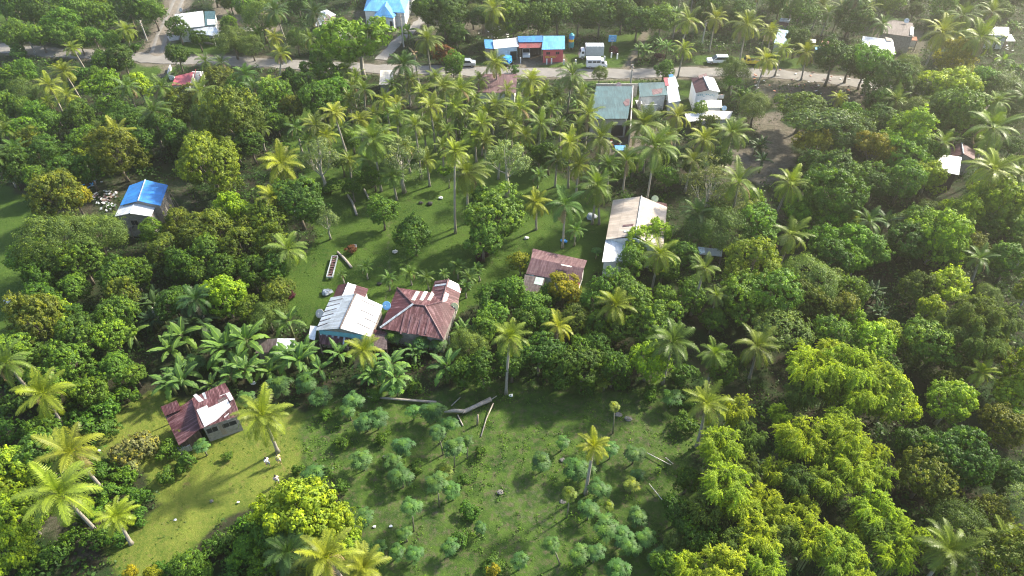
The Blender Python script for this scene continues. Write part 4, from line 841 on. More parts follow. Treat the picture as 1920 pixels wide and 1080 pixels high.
a = poly3([(1618, 67.5, 4.4), (1674, 75, 4.4), (1679.5, 102, 3.4), (1612, 96, 3.4)]); panel('roof', a, M['white'], h); Q = walls(a, M['conc'], h, .4); panel('roof_patch', poly3([(1660, 69, 4.65), (1672, 72, 4.65), (1674, 77, 4.45), (1662, 76, 4.45)]), M['tan'], h)
fitting(Q[3], Q[2], .5, 1.5, 1.2, 1.1, 'window', M['dark'], h, frame=M['wood'])
h = house('weathered_barn', (1690, 58), 'weathered dark mauve roofed barn with orange awning', 'barn')
a = poly3([(1658, 35, 5.2), (1712, 43, 5.2), (1714, 70, 3.9), (1655, 62, 3.9)]); panel('roof', a, M['rust'], h); walls(a, M['ply'], h, .35)
b = poly3([(1701, 68, 3.1), (1719, 69, 3.1), (1720, 76, 2.6), (1701, 75, 2.6)]); panel('awning', b, M['orange'], h); posts(h, [b[2], b[3]], M['wood']); fitting(at(1700, 80, 1.2), at(1718, 82, 1.2), .5, 1.2, 2.2, 1.8, 'front_panel', M['wall'], h)
a = poly3([(1708, 50, 4.9), (1714, 51, 4.9), (1712, 66, 4.2), (1706, 65, 4.2)]); panel('pale_sheet', a, M['galv'], h)
h = house('pale_roofed_house', (1874, 60), 'house with pale white roof among bananas near upper right palms')
a = poly3([(1865.8, 50.3, 4.), (1892, 51, 4.), (1892, 67, 3.2), (1852, 65, 3.2)]); panel('roof', a, M['white'], h); walls(a, M['wall'], h, .35)
a = poly3([(1893, 64, 3.1), (1896, 64, 3.1), (1904, 77, 2.6), (1886, 77, 2.6)]); panel('side_roof', a, M['white'], h); posts(h, a, M['wood'])
h = house('white_lean_to_house', (1778, 308), 'house with wide white single pitch roof behind right hand palms')
a = poly3([(1763, 289, 4.), (1803, 294.7, 4.), (1798, 328, 3.3), (1749, 317.5, 3.3)]); panel('roof', a, M['white'], h); walls(a, M['darkb'], h, .4)
h = house('rusty_gabled_hut', (1806, 280), 'rusty maroon gabled hut touching white single pitch roof', 'hut')
g, Q = gable(h, (1803, 268), (1806, 288), (1781.5, 275), (1783, 296), (1828, 281), (1828, 300), 4.3, 3.4, M['redold'], M['red'], M['ply'])
a = poly3([(1764, 255, 3.9), (1776, 260, 3.9), (1780, 290, 3.5), (1762, 286, 3.5)]); panel('side_roof', a, M['rust'], h); posts(h, a, M['wood'])
h = house('tarpaulin_shelter', (1332, 472), 'small shelter of grey white tarpaulin in forest right of tan roofed hall', 'shelter')
a = poly3([(1308, 463, 2.6), (1355, 467, 2.6), (1353, 481, 2.), (1313, 477, 2.)]); panel('roof', a, M['tarp'], h); panel('roof', poly3([(1309, 462.5, 2.75), (1321, 464, 2.75), (1322, 474, 2.35), (1312, 477, 2.25)]), M['bluew'], h, .03); posts(h, a, M['wood'], .06)
# ---------------------------------------------------------------- vehicles
def prof(mb, pts, y0, y1, mi=0, inset=None):
    """extrude an x-z outline across y; inset narrows points above the given height"""
    n = len(pts); V = []
    for y, s in ((y0, 1), (y1, -1)):
        for x, z in pts: V.append((x, y+(s*inset[1] if inset and z > inset[0] else 0), z))
    mb.add(V, [tuple(range(n-1, -1, -1)), tuple(range(n, 2*n))]+[(i, (i+1) % n, n+(i+1) % n, n+i) for i in range(n)], mi)
def vehicle(nm, px, py, rz, label, cat, parts, z=.03, group=None):
    p = at(px, py); root = empty(nm, (p[0], p[1], z), label, cat, rz=rz)
    for name, build, mats in parts:
        for k in range(4 if name == 'wheel' else 1):
            mb = MB(); build(mb, k) if name == 'wheel' else build(mb)
            o = link(name, mesh_np(name, mb.v, mb.f, mats, midx=mb.m), root)
            if name == 'wheel':
                m = MB(); build(m, k, True); link('rim', mesh_np('rim', m.v, m.f, M['chrome']), o)
    LM.append((px, py, label)); return root
def wheels(xs, y, r):
    def f(mb, k, rim=False):
        x = xs[k//2]; s = (-1, 1)[k % 2]
        mb.tube([(x, s*(y-.1), r), (x, s*(y+.1+(.015 if rim else 0)), r)], [r*(.55 if rim else 1)]*2, 14)
    return f
def carp(body, roofw, L=4.3, suv=False):
    h = L/2
    def b(mb):
        prof(mb, [(-h, .35), (-h, .75), (-h+.1, .95), (-h*.1-.9 if not suv else -h+.05, 1.0), (h*.35, .98), (h-.1, .82), (h, .6), (h, .35)], -.86, .86)
        rf = [(-h*.62, .98), (-h*.42, 1.46), (h*.1, 1.5), (h*.42, .98)] if not suv else [(-h+.06, .98), (-h+.15, 1.66), (h*.12, 1.70), (h*.48, .98)]
        prof(mb, rf, -.80, .80, 0, (1.2, .1))
    def g(mb):
        rf = [(-h*.56, 1.02), (-h*.41, 1.38), (h*.08, 1.40), (h*.34, 1.02)] if not suv else [(-h+.25, 1.04), (-h+.3, 1.5), (h*.08, 1.52), (h*.36, 1.04)]
        prof(mb, rf, -.815, .815, 0, (1.2, .075))
        x0, x1 = (h*.12, h*.42) if not suv else (h*.14, h*.48)
        mb.add([(x0+.03, -.66, 1.45 if not suv else 1.64), (x0+.03, .66, 1.45 if not suv else 1.64), (x1+.03, .74, 1.02), (x1+.03, -.74, 1.02)], [(0, 3, 2, 1)])
    def hl(mb):
        for s in (-1, 1): mb.box((h-.02, s*.62, .68), (.08, .32, .16))
    return [('body', b, body), ('window', g, M['glass']), ('headlight', hl, M['chrome']), ('wheel', wheels((-h*.62, h*.62), .76, .32), M['rubber'])]
vehicle('parked_car', 874, 123.5, pi, 'silver car parked on grass beside the road', 'car', carp(M['cars'], 0))
vehicle('parked_van', 1344, 118, pi, 'white people carrier parked on verge beyond the road', 'car', carp(M['carw'], 0, 4.7, True))
def vb(mb):
    prof(mb, [(-2.3, .4), (-2.3, 2.15), (.9, 2.15), (.9, .4)], -.88, .88); prof(mb, [(.92, .4), (.92, 1.85), (1.5, 1.85), (1.85, 1.15), (2.25, 1.0), (2.3, .4)], -.85, .85)
def vg(mb):
    for s in (-1, 1):
        for x in (-1.6, -.6, .3): mb.box((x, s*.885, 1.6), (.8, .02, .4))
        mb.box((1.25, s*.86, 1.45), (.5, .02, .45))
    mb.add([(1.53, -.75, 1.8), (1.53, .75, 1.8), (1.87, .78, 1.2), (1.87, -.78, 1.2)], [(0, 3, 2, 1)])
vehicle('passenger_van', 1118, 126.5, 0, 'white boxy passenger van stopped at far road edge', 'van', [('body', vb, M['carw']), ('window', vg, M['glass']), ('headlight', lambda mb: [mb.box((2.3, s*.6, .75), (.06, .3, .2)) for s in (-1, 1)], M['chrome']), ('wheel', wheels((-1.45, 1.55), .78, .34), M['rubber'])])
def tb(mb): prof(mb, [(1.35, .5), (1.35, 2.15), (2.1, 2.15), (2.45, 1.4), (2.6, .5)], -.95, .95)
def tc_(mb): mb.box((-.85, 0, 2.0), (4.1, 2.1, 2.2)); [mb.box((-2.6+k*.7, 0, 3.12), (.06, 2.12, .06)) for k in range(6)]
vehicle('box_truck', 1106, 109, pi, 'white cab truck with grey canvas box behind the boxy van', 'truck', [('cab', tb, M['carw']), ('cargo_box', tc_, M['tarp']), ('chassis', lambda mb: mb.box((-.3, 0, .7), (5.0, .8, .3)), M['rubber']), ('window', lambda mb: (mb.add([(2.13, -.8, 2.08), (2.13, .8, 2.08), (2.46, .85, 1.42), (2.46, -.85, 1.42)], [(0, 3, 2, 1)]), [mb.box((1.75, s*.96, 1.65), (.55, .02, .5)) for s in (-1, 1)]), M['glass']), ('wheel', wheels((-2., 1.8), .85, .42), M['rubber'])])
vehicle('white_pickup_van', 986.5, 104, -pi/2, 'white van nosing out of the open garage', 'van', [('body', lambda mb: (prof(mb, [(-2.1, .4), (-2.1, 1.8), (.7, 1.85), (1.2, 1.15), (2.1, 1.0), (2.15, .4)], -.85, .85)), M['carw']), ('windscreen', lambda mb: mb.add([(.74, -.74, 1.8), (.74, .74, 1.8), (1.22, .76, 1.18), (1.22, -.76, 1.18)], [(0, 3, 2, 1)]), M['glass']), ('wheel', wheels((-1.4, 1.4), .76, .33), M['rubber'])])
def trike(c1): return [('cab', lambda mb: (mb.box((0, 0, 1.75), (1.5, 1.7, .10)), mb.box((0, 0, .7), (1.6, 1.7, .5)), prof(mb, [(.7, .9), (.55, 1.7), (.6, 1.72), (.85, .9)], -.8, .8), [mb.box((-.7, s*.78, 1.3), (.07, .07, .9)) for s in (-1, 1)]), c1),
  ('motorcycle', lambda mb: (mb.tube([(-1.0, -.2, .7), (.2, -.2, .8), (1.1, -.2, .95)], [.16, .2, .08], 6), mb.box((-.9, -.2, .9), (.8, .3, .15)), mb.tube([(1.1, -.55, 1.1), (1.1, .15, 1.1)], [.03, .03], 4)), M['rubber']), ('wheel', wheels((-.9, .9), .7, .28), M['rubber'])]
vehicle('motor_tricycle', 951, 121, -.5, 'bright blue motor tricycle on road edge behind a palm', 'tricycle', trike(M['bluep']))
def yt(mb): prof(mb, [(.5, .45), (.5, 1.7), (1.2, 1.75), (1.6, 1.1), (2.1, .95), (2.1, .45)], -.8, .8); mb.box((-.85, 0, .7), (2.6, 1.6, .35)); [mb.box((-.85, s*.78, 1.0), (2.6, .06, .4)) for s in (-1, 1)]
vehicle('yellow_pickup', 1407, 121, pi-.08, 'small yellow pickup truck with open bed on far verge', 'pickup', [('body', yt, M['yellow']), ('bed_load', lambda mb: mb.box((-.8, 0, 1.0), (2.2, 1.3, .25)), M['rubber']), ('window', lambda mb: (mb.add([(1.22, -.7, 1.7), (1.22, .7, 1.7), (1.62, .72, 1.15), (1.62, -.72, 1.15)], [(0, 3, 2, 1)]), [mb.box((.85, s*.805, 1.35), (.5, .02, .4)) for s in (-1, 1)]), M['glass']), ('wheel', wheels((-1.3, 1.3), .75, .33), M['rubber'])])
# ---------------------------------------------------------------- people
def person(px, py, rz, label, shirt, lower, pose):
    p = at(px, py); root = link('person', None); P = pose
    names = list(P['j']); idx = {k: i for i, k in enumerate(names)}
    me = bpy.data.meshes.new('person_body'); me.from_pydata([P['j'][k][:3] for k in names], [(idx[a], idx[b]) for a, b in P['e']], [])
    o = bpy.data.objects.new('person', me); bpy.data.objects.remove(root); col.objects.link(o)
    mo = o.modifiers.new('skin', 'SKIN'); mo.use_smooth_shade = True
    for i, k in enumerate(names): sv = me.skin_vertices[0].data[i]; sv.radius = (P['j'][k][3],)*2; sv.use_root = (k == 'pelvis')
    ss = o.modifiers.new('sub', 'SUBSURF'); ss.levels = ss.render_levels = 1
    bpy.context.view_layer.update(); dg = bpy.context.evaluated_depsgraph_get(); me2 = bpy.data.meshes.new_from_object(o.evaluated_get(dg)); o.modifiers.clear(); o.data = me2
    me2.materials.clear(); me2.materials.append(M['skin']); o.location = (p[0], p[1], 0); o.rotation_euler.z = rz; tag(o, label, 'person')
    def shell(name, keys, es, grow, mat):
        mb = MB()
        for a, b in es: A_, B2 = P['j'][a], P['j'][b]; mb.tube([A_[:3], B2[:3]], [A_[3]+grow, B2[3]+grow], 8)
        link(name, mesh_np(name, mb.v, mb.f, mat, smooth=True), o)
    shell('shirt', 0, [('pelvis', 'chest'), ('chest', 'shl'), ('chest', 'shr'), ('shl', 'ell'), ('shr', 'elr')], .035, shirt)
    shell('shorts', 0, [('pelvis', 'hl'), ('pelvis', 'hr'), ('hl', 'kl'), ('hr', 'kr')], .035, lower)
    hd = P['j']['head']; m = MB(); m.ball((hd[0]-.015, hd[1], hd[2]+.04), .125, 10, 8, sq=(1, .9, 1)); link('hair', mesh_np('hair', m.v, m.f, M['hair'], smooth=True), o)
    m = MB(); m.ball((hd[0]+.105, hd[1], hd[2]-.02), .022, 6, 4)
    for s in (-1, 1): m.ball((hd[0]+.0, hd[1]+s*.105, hd[2]-.02), .03, 6, 4)
    link('face', mesh_np('face', m.v, m.f, M['skin'], smooth=True), o)
    LM.append((px, py, label)); return o
def pose(walk=.15, arm=0.):
    j = dict(pelvis=(0, 0, .92, .13), chest=(0, 0, 1.28, .15), neck=(0, 0, 1.45, .055), head=(.02, 0, 1.60, .095), shl=(0, .18, 1.38, .06), shr=(0, -.18, 1.38, .06), ell=(-.02, .25, 1.12, .042), elr=(.02, -.25, 1.12, .042),
      wl=(.10+arm, .26, .90+arm*.8, .03), wr=(.12, -.24, .92, .03), hl=(0, .10, .86, .09), hr=(0, -.10, .86, .09), kl=(walk, .11, .48, .06), kr=(-walk*.4, -.11, .48, .06), al=(walk*.8, .11, .07, .04), ar=(-walk*1.6, -.11, .10, .04), tl=(walk*.8+.18, .12, .035, .035), tr=(-walk*1.6+.16, -.12, .04, .035),
      )
    e = [('pelvis', 'chest'), ('chest', 'neck'), ('neck', 'head'), ('chest', 'shl'), ('chest', 'shr'), ('shl', 'ell'), ('shr', 'elr'), ('ell', 'wl'), ('elr', 'wr'), ('pelvis', 'hl'), ('pelvis', 'hr'), ('hl', 'kl'), ('hr', 'kr'), ('kl', 'al'), ('kr', 'ar'), ('al', 'tl'), ('ar', 'tr')]
    for s, w_ in ((1, 'wl'), (-1, 'wr')):
        W_ = j[w_]; dx, dz = (.0, -1.) if not (w_ == 'wl' and arm) else (.7, .2); pn = w_+'p'; j[pn] = (W_[0]+dx*.06+.01, W_[1], W_[2]+dz*.06, .028); e.append((w_, pn))
        for k in range(5):
            oy = (k-1.5)*.02 if k < 4 else 0; ln = (.075, .085, .08, .065, .05)[k]; q = pn+str(k); j[q] = (j[pn][0]+dx*ln*.5+(.03 if k == 4 else 0), W_[1]+oy, j[pn][2]+dz*ln*.5, .010); q2 = q+'t'
            j[q2] = (j[q][0]+dx*ln*.5+.015, W_[1]+oy, j[q][2]+dz*ln*.5, .008); e += [(pn, q), (q, q2)]
    return dict(j=j, e=e)
person(504, 874.5, -.6, 'person in white shirt and dark shorts walking in lower clearing', M['shirtw'], M['shorts'], pose(.16))
person(525, 868.5, -1.0, 'person in pale yellow shirt walking beside the person in white', M['shirty'], M['shirtp'], pose(.12))
person(522, 908, 2.2, 'person with dark hair and pale grey clothes near big lime tree', M['shirtp'], M['tarp'], pose(.2, .15))
# ---------------------------------------------------------------- small things
for a in ((600, 588, 2.9, .62, M['cream'], 'round cream satellite dish left of long white roofed house'), (725, 573, 3.6, .60, plain('sky_blue_dish', (.25, .55, .85), .5), 'round light blue satellite dish between white roof and maroon hipped roof'),
  (852, 575.5, 3.2, .58, plain('pale_yellow_dish', (.80, .74, .35), .5), 'round pale yellow satellite dish at right edge of hipped roof'), (1228, 373, 4.6, .55, plain('green_yellow_dish', (.70, .72, .40), .5), 'round pale green satellite dish behind long tan roofed hall'),
  (1160, 159.5, 5.0, .55, plain('pink_dish', (.78, .48, .42), .5), 'round pinkish satellite dish on teal roofed house'), (1358, 203, 3.0, .5, plain('blue_white_dish', (.6, .75, .85), .5), 'round pale blue satellite dish beside gabled house porch'),
  (1700, 39, 5.6, .55, M['whitew'], 'round white satellite dish above weathered barn'), (339, 18.5, 4.5, .5, M['cream'], 'round cream satellite dish behind plain white roof at junction')): dish(*a)
def logg(nm, pts, rs, label, mat=None, cat='log', branches=()):
    p0 = at(*pts[0][:2]); root = empty(nm, (p0[0], p0[1], 0), label, cat); mb = MB(); mb.tube([at(*q) for q in pts], rs, 8)
    mb.build('trunk', mat or M['log'], root, True)
    if branches:
        mb = MB()
        for b in branches: mb.tube([at(*q) for q in b], [.07, .03], 5)
        mb.build('branch', mat or M['log'], root, True)
    return root
logg('fallen_log', [(833, 773, .25), (850, 770, .5), (872, 771, .35), (895, 760, .35), (921, 748, .6)], [.12, .22, .26, .24, .30], 'long crooked pale fallen log at upper edge of papaya field', branches=[[(920, 750, .6), (932, 742, 1.2)], [(872, 771, .4), (868, 775, .8)]])
logg('fallen_log', [(690, 744, .2), (740, 748, .25), (818, 754, .3)], [.13, .14, .16], 'straight thin fallen trunk left of the crooked log')
logg('fallen_pole', [(902, 818, .1), (912, 785, .2), (925, 756, .6)], [.07, .07, .07], 'slim pale pole lying below the crooked log', cat='pole')
logg('tree_stump', [(895, 797, 0), (896, 778, 1.6)], [.14, .10], 'upright dead stump beside slim pale pole', M['wood'], 'stump'); logg('fallen_branch', [(858, 778, .1), (868, 798, .1)], [.09, .08], 'short broken branch under the crooked log', cat='branch')
logg('fallen_branch', [(846, 761, .1), (863, 745, .2)], [.07, .06], 'short broken branch above the crooked log', cat='branch')
logg('coconut_log', [(633, 473, .15), (645, 484, .15), (659, 501, .15)], [.2, .2, .2], 'pale coconut log lying on lawn right of the wooden trough')
logg('coconut_log', [(652, 366, .15), (661, 380, .15), (669, 403, .15)], [.2, .19, .2], 'dark ended coconut log at upper left edge of lawn', PTRUNK); logg('coconut_log', [(683, 355, .15), (692, 374, .15)], [.17, .15], 'short leaning log on lawn near thin palm trunks', PTRUNK)
logg('fallen_branch', [(262, 553, 1.5), (279, 572, 2.), (293, 590, 2.2), (306, 606, 1.)], [.16, .22, .25, .20], 'big bare dead branch among dark bananas', PALEBARK, 'branch', [[(279, 572, 2.), (250, 548, 3)], [(279, 572, 2.), (290, 568, 2.6)], [(293, 590, 2.), (303, 583, 2.4)]])
logg('fallen_tree', [(400, 83, .3), (375, 77, .6), (358, 70, 1.)], [.25, .18, .08], 'fallen grey tree with bare limbs below white and teal roofs', M['wood'], 'tree', [[(380, 78, .5), (352, 80, .8)], [(375, 77, .6), (345, 75, 1.)], [(385, 79, .5), (365, 84, .5)]])
for k, (a, b) in enumerate((((1213, 849), (1258, 872)), ((1217, 907), (1262, 962)), ((1248, 858), (1262, 870)))):
    logg('bamboo_pole', [(*a, .2), (*b, .3)], [.05, .04], ('thin bamboo pole on ground right of papayas', 'long thin bamboo pole below the first one', 'short bamboo pole touching forest edge')[k], M['cream'], 'pole')
p = at(622, 512); root = empty('wooden_trough', (p[0], p[1], 0), 'long white rack of reddish items lying on lawn', 'rack'); a, b = at(628, 481, .35), at(618, 520, .35); u = unit(b-a); rz = math.atan2(u[1], u[0]); L_ = np.linalg.norm(b-a); c_ = (a+b)/2; s_ = np.array((-u[1], u[0], 0))
m = MB(); [m.box(c_+s_*k, (L_, .08, .35), rz) for k in (-.42, .42)]; [m.box(c_+u*k*L_/2, (.08, .9, .35), rz) for k in (-1, 1)]; m.build('frame', M['galv'], root)
m = MB(); R = random.Random(2); [m.box(c_+u*(k*L_/9-L_/2+.3)+(0, 0, -.03+R.random()*.1), (.22, .6, .15), rz+R.uniform(-.4, .4)) for k in range(9)]; m.build('contents', M['mauve'], root)
# basketball board
p = at(1146, 97); root = empty('basketball_hoop', (p[0], p[1], 0), 'blue basketball backboard on post beside the truck', 'basketball hoop'); m = MB(); m.box((p[0], p[1], 3.1), (1.8, .08, 1.5)); m.build('backboard', M['skyblue'], root)
m = MB(); [m.box((p[0]+k*.35, p[1]-.06, 2.95), (.07, .03, .6)) for k in (-1, 1)]; m.box((p[0], p[1]-.06, 3.25), (.7, .03, .07)); m.box((p[0], p[1]-.06, 2.66), (.7, .03, .07)); m.build('painted_square', M['whitew'], root); m = MB(); m.tube([(p[0], p[1]+.1, 0), (p[0], p[1]+.1, 3.2)], [.08, .08], 6); m.build('post', M['chrome'], root)
m = MB(); n = 12; [m.tube([(p[0]+.23*cos(2*pi*k/n), p[1]-.35+.23*sin(2*pi*k/n), 2.7), (p[0]+.23*cos(2*pi*(k+1)/n), p[1]-.35+.23*sin(2*pi*(k+1)/n), 2.7)], [.02, .02], 4) for k in range(n)]; m.build('rim', M['orange'], root)
# striped tank stand
p = at(1070.5, 91); root = empty('water_tank', (p[0], p[1], 0), 'teal and yellow banded water tank right of roadside store', 'water tank')
for z0, z1, mt, nm in ((.4, 1.7, M['tealp'], 'lower_band'), (1.72, 2.3, M['yellow'], 'middle_band'), (2.32, 3.2, M['bluep'], 'upper_band')): m = MB(); m.tube([(p[0], p[1], z0), (p[0], p[1], z1)], [.62, .62], 14); m.build(nm, mt, root)
m = MB(); m.tube([(p[0], p[1], 3.2), (p[0], p[1], 3.6)], [.64, .2], 14); m.build('lid', M['tealp'], root); m = MB(); [m.box((p[0]+a*.4, p[1]+b*.4, .2), (.1, .1, .45)) for a in (-1, 1) for b in (-1, 1)]; m.build('stand', M['conc'], root)
# utility poles and wires
def upole(bx, by, tx, ty, label):
    B = at(bx, by); best = min(np.linspace(4, 14, 100), key=lambda z: np.linalg.norm((at(tx, ty, z)-B)[:2])); T = at(tx, ty, best); T = B+(0, 0, best)
    root = empty('utility_pole', tuple(B), label, 'utility pole'); m = MB(); m.tube([B-(0, 0, .1), T], [.20, .12], 8); m.build('shaft', M['conc'], root)
    m = MB(); m.box(T+(0, 0, -.4), (.14, 1.8, .14), .2); m.box(T+(0, 0, -1.1), (.12, 1.3, .12), .2); m.build('crossarm', M['wood'], root); LM.append((bx, by, label)); return T
T1 = upole(757, 88, 754, 26, 'tall concrete utility pole right of driveway'); T2 = upole(1316, 84, 1325, 38, 'utility pole among palms left of white people carrier'); T3 = upole(276, 76, 264, 38, 'leaning utility pole left of side road'); T4 = upole(66, 100, 59, 68, 'thin utility pole beside road at upper left')
T5 = upole(1182, 158, 1181, 120, 'utility pole at road edge behind teal roofed house')
pr = [T4, T3, T1, T2, np.array((T2[0]+62, T2[1]-2, 8.5))]
wr = empty('power_lines', tuple(T4*np.array((1, 1, 0))), 'thin sagging power lines strung above the far roadside', 'power lines')
for q0, q1 in zip(pr[:-1], pr[1:]):
    for off, dz in (((-.7), -.3), (.7, -.3), (.4, -1.0)):
        m = MB(); P_ = [q0*(1-t)+q1*t+np.array((off*.2, off, dz-4*t*(1-t)*1.0)) for t in np.linspace(0, 1, 10)]; m.tube(P_, [.022]*10, 4); m.build('wire', M['rubber'], wr)
# concrete marker posts by the store
for k, (x, y) in enumerate(((976, 118), (1025, 120), (1034, 119), (1057, 121), (1079, 121), (1133, 115), (1146, 108), (1157, 110))):
    p = at(x, y); m = MB(); m.box((p[0], p[1], .55), (.26, .26, 1.3), .1*k); q = at(x, y); o = m.build('marker_post', M['whitew']); tag(o, ('white fence post just left of garage forecourt', 'first white post right of garage forecourt', 'second white post right of garage forecourt', 'white post below right end of roadside store', 'white post below the teal and yellow tank', 'leaning white post right of boxy van', 'white post on verge below blue backboard', 'white post with cord on verge left of dirt trail')[k], 'post', 'white posts along the far verge')
# rocks, stones, litter
rocks = [(1055, 940, .42), (938, 923, .4), (1160, 778, .45), (1178, 785, .45), (1055, 862, .35), (722, 856, .3)]
CL = ('broad pale', 'rounded grey', 'flat grey', 'small mossy grey')
for k, (x, y, r) in enumerate(rocks):
    p = at(x, y); m = MB(); m.ball((p[0], p[1], r*.05), r*.8, 9, 7, jit=.3, sq=(1.2, .9, .5)); o = m.build('rock', M['rock'], None, False); PLANTS.append((o, x, y, (None, CL[k % 4]+' field rock'), 'rocks in the papaya field')); o['category'] = 'rock'
for k, (x, y, r, mt, lb, nm) in enumerate(((504, 727, .28, M['whitew'], 'white plastic bag on ground right of the shack bananas', 'plastic_bag'), (476, 719, .3, M['whitew'], 'crumpled white bag above the shack palm', 'plastic_bag'), (186, 846, .2, M['whitew'], 'white litter scrap on grass left of pale shrub', 'litter'), (329, 975, .14, M['whitew'], 'white scrap in lower part of clearing', 'litter'), (447, 942, .14, M['whitew'], 'white scrap on grass near middle of clearing', 'litter'), (397, 940, .2, M['rock'], 'pale stone beside grey ash patch in clearing', 'stone'),
   (17, 566, .55, M['whitew'], 'white sack on left grass edge', 'sack'), (958, 742, .25, M['whitew'], 'white rag at foot of central palm', 'rag'), (702, 988, .16, M['whitew'], 'white scrap in field left of papaya', 'litter'), (733, 987, .16, M['whitew'], 'white scrap in field beside leaning papaya', 'litter'),
   (1057, 453, .5, M['bluep'], 'blue plastic drum on lawn above maroon roofed house', 'drum'), (665, 463, .45, M['conc'], 'grey concrete urn on lawn right of reddish bush', 'urn'), (741, 473, .4, M['tan'] if 0 else M['cream'], 'round cream basin on lawn by footpath', 'basin'), (789, 381, .35, M['rubber'], 'black tyre on lawn', 'tyre'), (806, 383, .5, M['rubber'], 'pile of dark sacks on lawn beside tyre', 'sack_pile'),
   (827, 372, .35, M['wall'], 'white washing heap on lawn', 'cloth_heap'), (987, 447, .35, M['wall'], 'white bucket on lawn below round tree', 'bucket'), (712, 533, .35, M['rubber'], 'black bucket beside path above hipped house', 'bucket'), (1108, 408, .8, M['tarp'], 'dark grey tarpaulin heap on lawn left of long tan roof', 'tarpaulin_heap'), (613, 550, .7, M['galv'], 'bent loose tin sheet at corner of white roof', 'tin_sheet'))):
    p = at(x, y); m = MB(); m.ball((p[0], p[1], r*.35), r, 8, 6, jit=.3, sq=(1.1, .85, .55)); o = m.build(nm, mt, None, False); tag(o, lb, nm.replace('_', ' ').split()[-1])
def litter(nm, c, n, rad_, label, cats):
    p = at(*c); root = empty(nm, (p[0], p[1], 0), label, 'rubbish heap'); R = random.Random(n)
    for mt in cats:
        m = MB()
        for k in range(n):
            a, d = R.uniform(0, 6.28), rad_*R.random()**.6; q = (p[0]+cos(a)*d*1.1, p[1]+sin(a)*d, .12+.25*R.random()); m.box(q, (R.uniform(.2, .8), R.uniform(.12, .35), R.uniform(.04, .15)), R.uniform(0, 3))
        m.build('scraps', mt, root)['kind'] = 'stuff'
litter('rubbish_heap', (196, 372), 13, 2.1, 'heap of pale boards and scrap left of blue roofed hut', (M['wall'], M['wood'], M['mauve'], M['galv'])); litter('rubbish_heap', (202, 390), 7, 1.2, 'smaller white scrap heap below the board heap', (M['whitew'], M['galv']))
litter('rubbish_heap', (318, 398), 6, .9, 'white scrap heap right of blue roofed hut', (M['wall'],)); litter('rubbish_heap', (1152, 262), 12, 2.6, 'clutter of reddish and pale goods in yard behind teal house', (M['wall'], M['redawn'], M['mauve']))
litter('rubbish_heap', (1500, 160), 16, 9, 'scattered pink and pale litter on slope below the road', (M['wall'], M['mauve'], M['orange'])); litter('rubbish_heap', (1590, 165), 14, 7, 'scattered pale litter under dark roadside trees', (M['wall'], M['mauve']))
litter('rubbish_heap', (565, 397), 6, .9, 'small pale scrap pile beside two leaning palm trunks', (M['wall'], M['galv'])); litter('rubbish_heap', (930, 62), 18, 4, 'scattered white scraps on slope behind the white garage', (M['whitew'],))
litter('rubbish_heap', (170, 347), 8, 1.7, 'grey and blue scrap pile on dark ground left of yellow tipped tree', (M['galv'], M['bluep']))
litter('rubbish_heap', (1890, 92), 4, 1.4, 'white sheets lying below pale roofed house', (M['white'] if 0 else M['whitew'],))
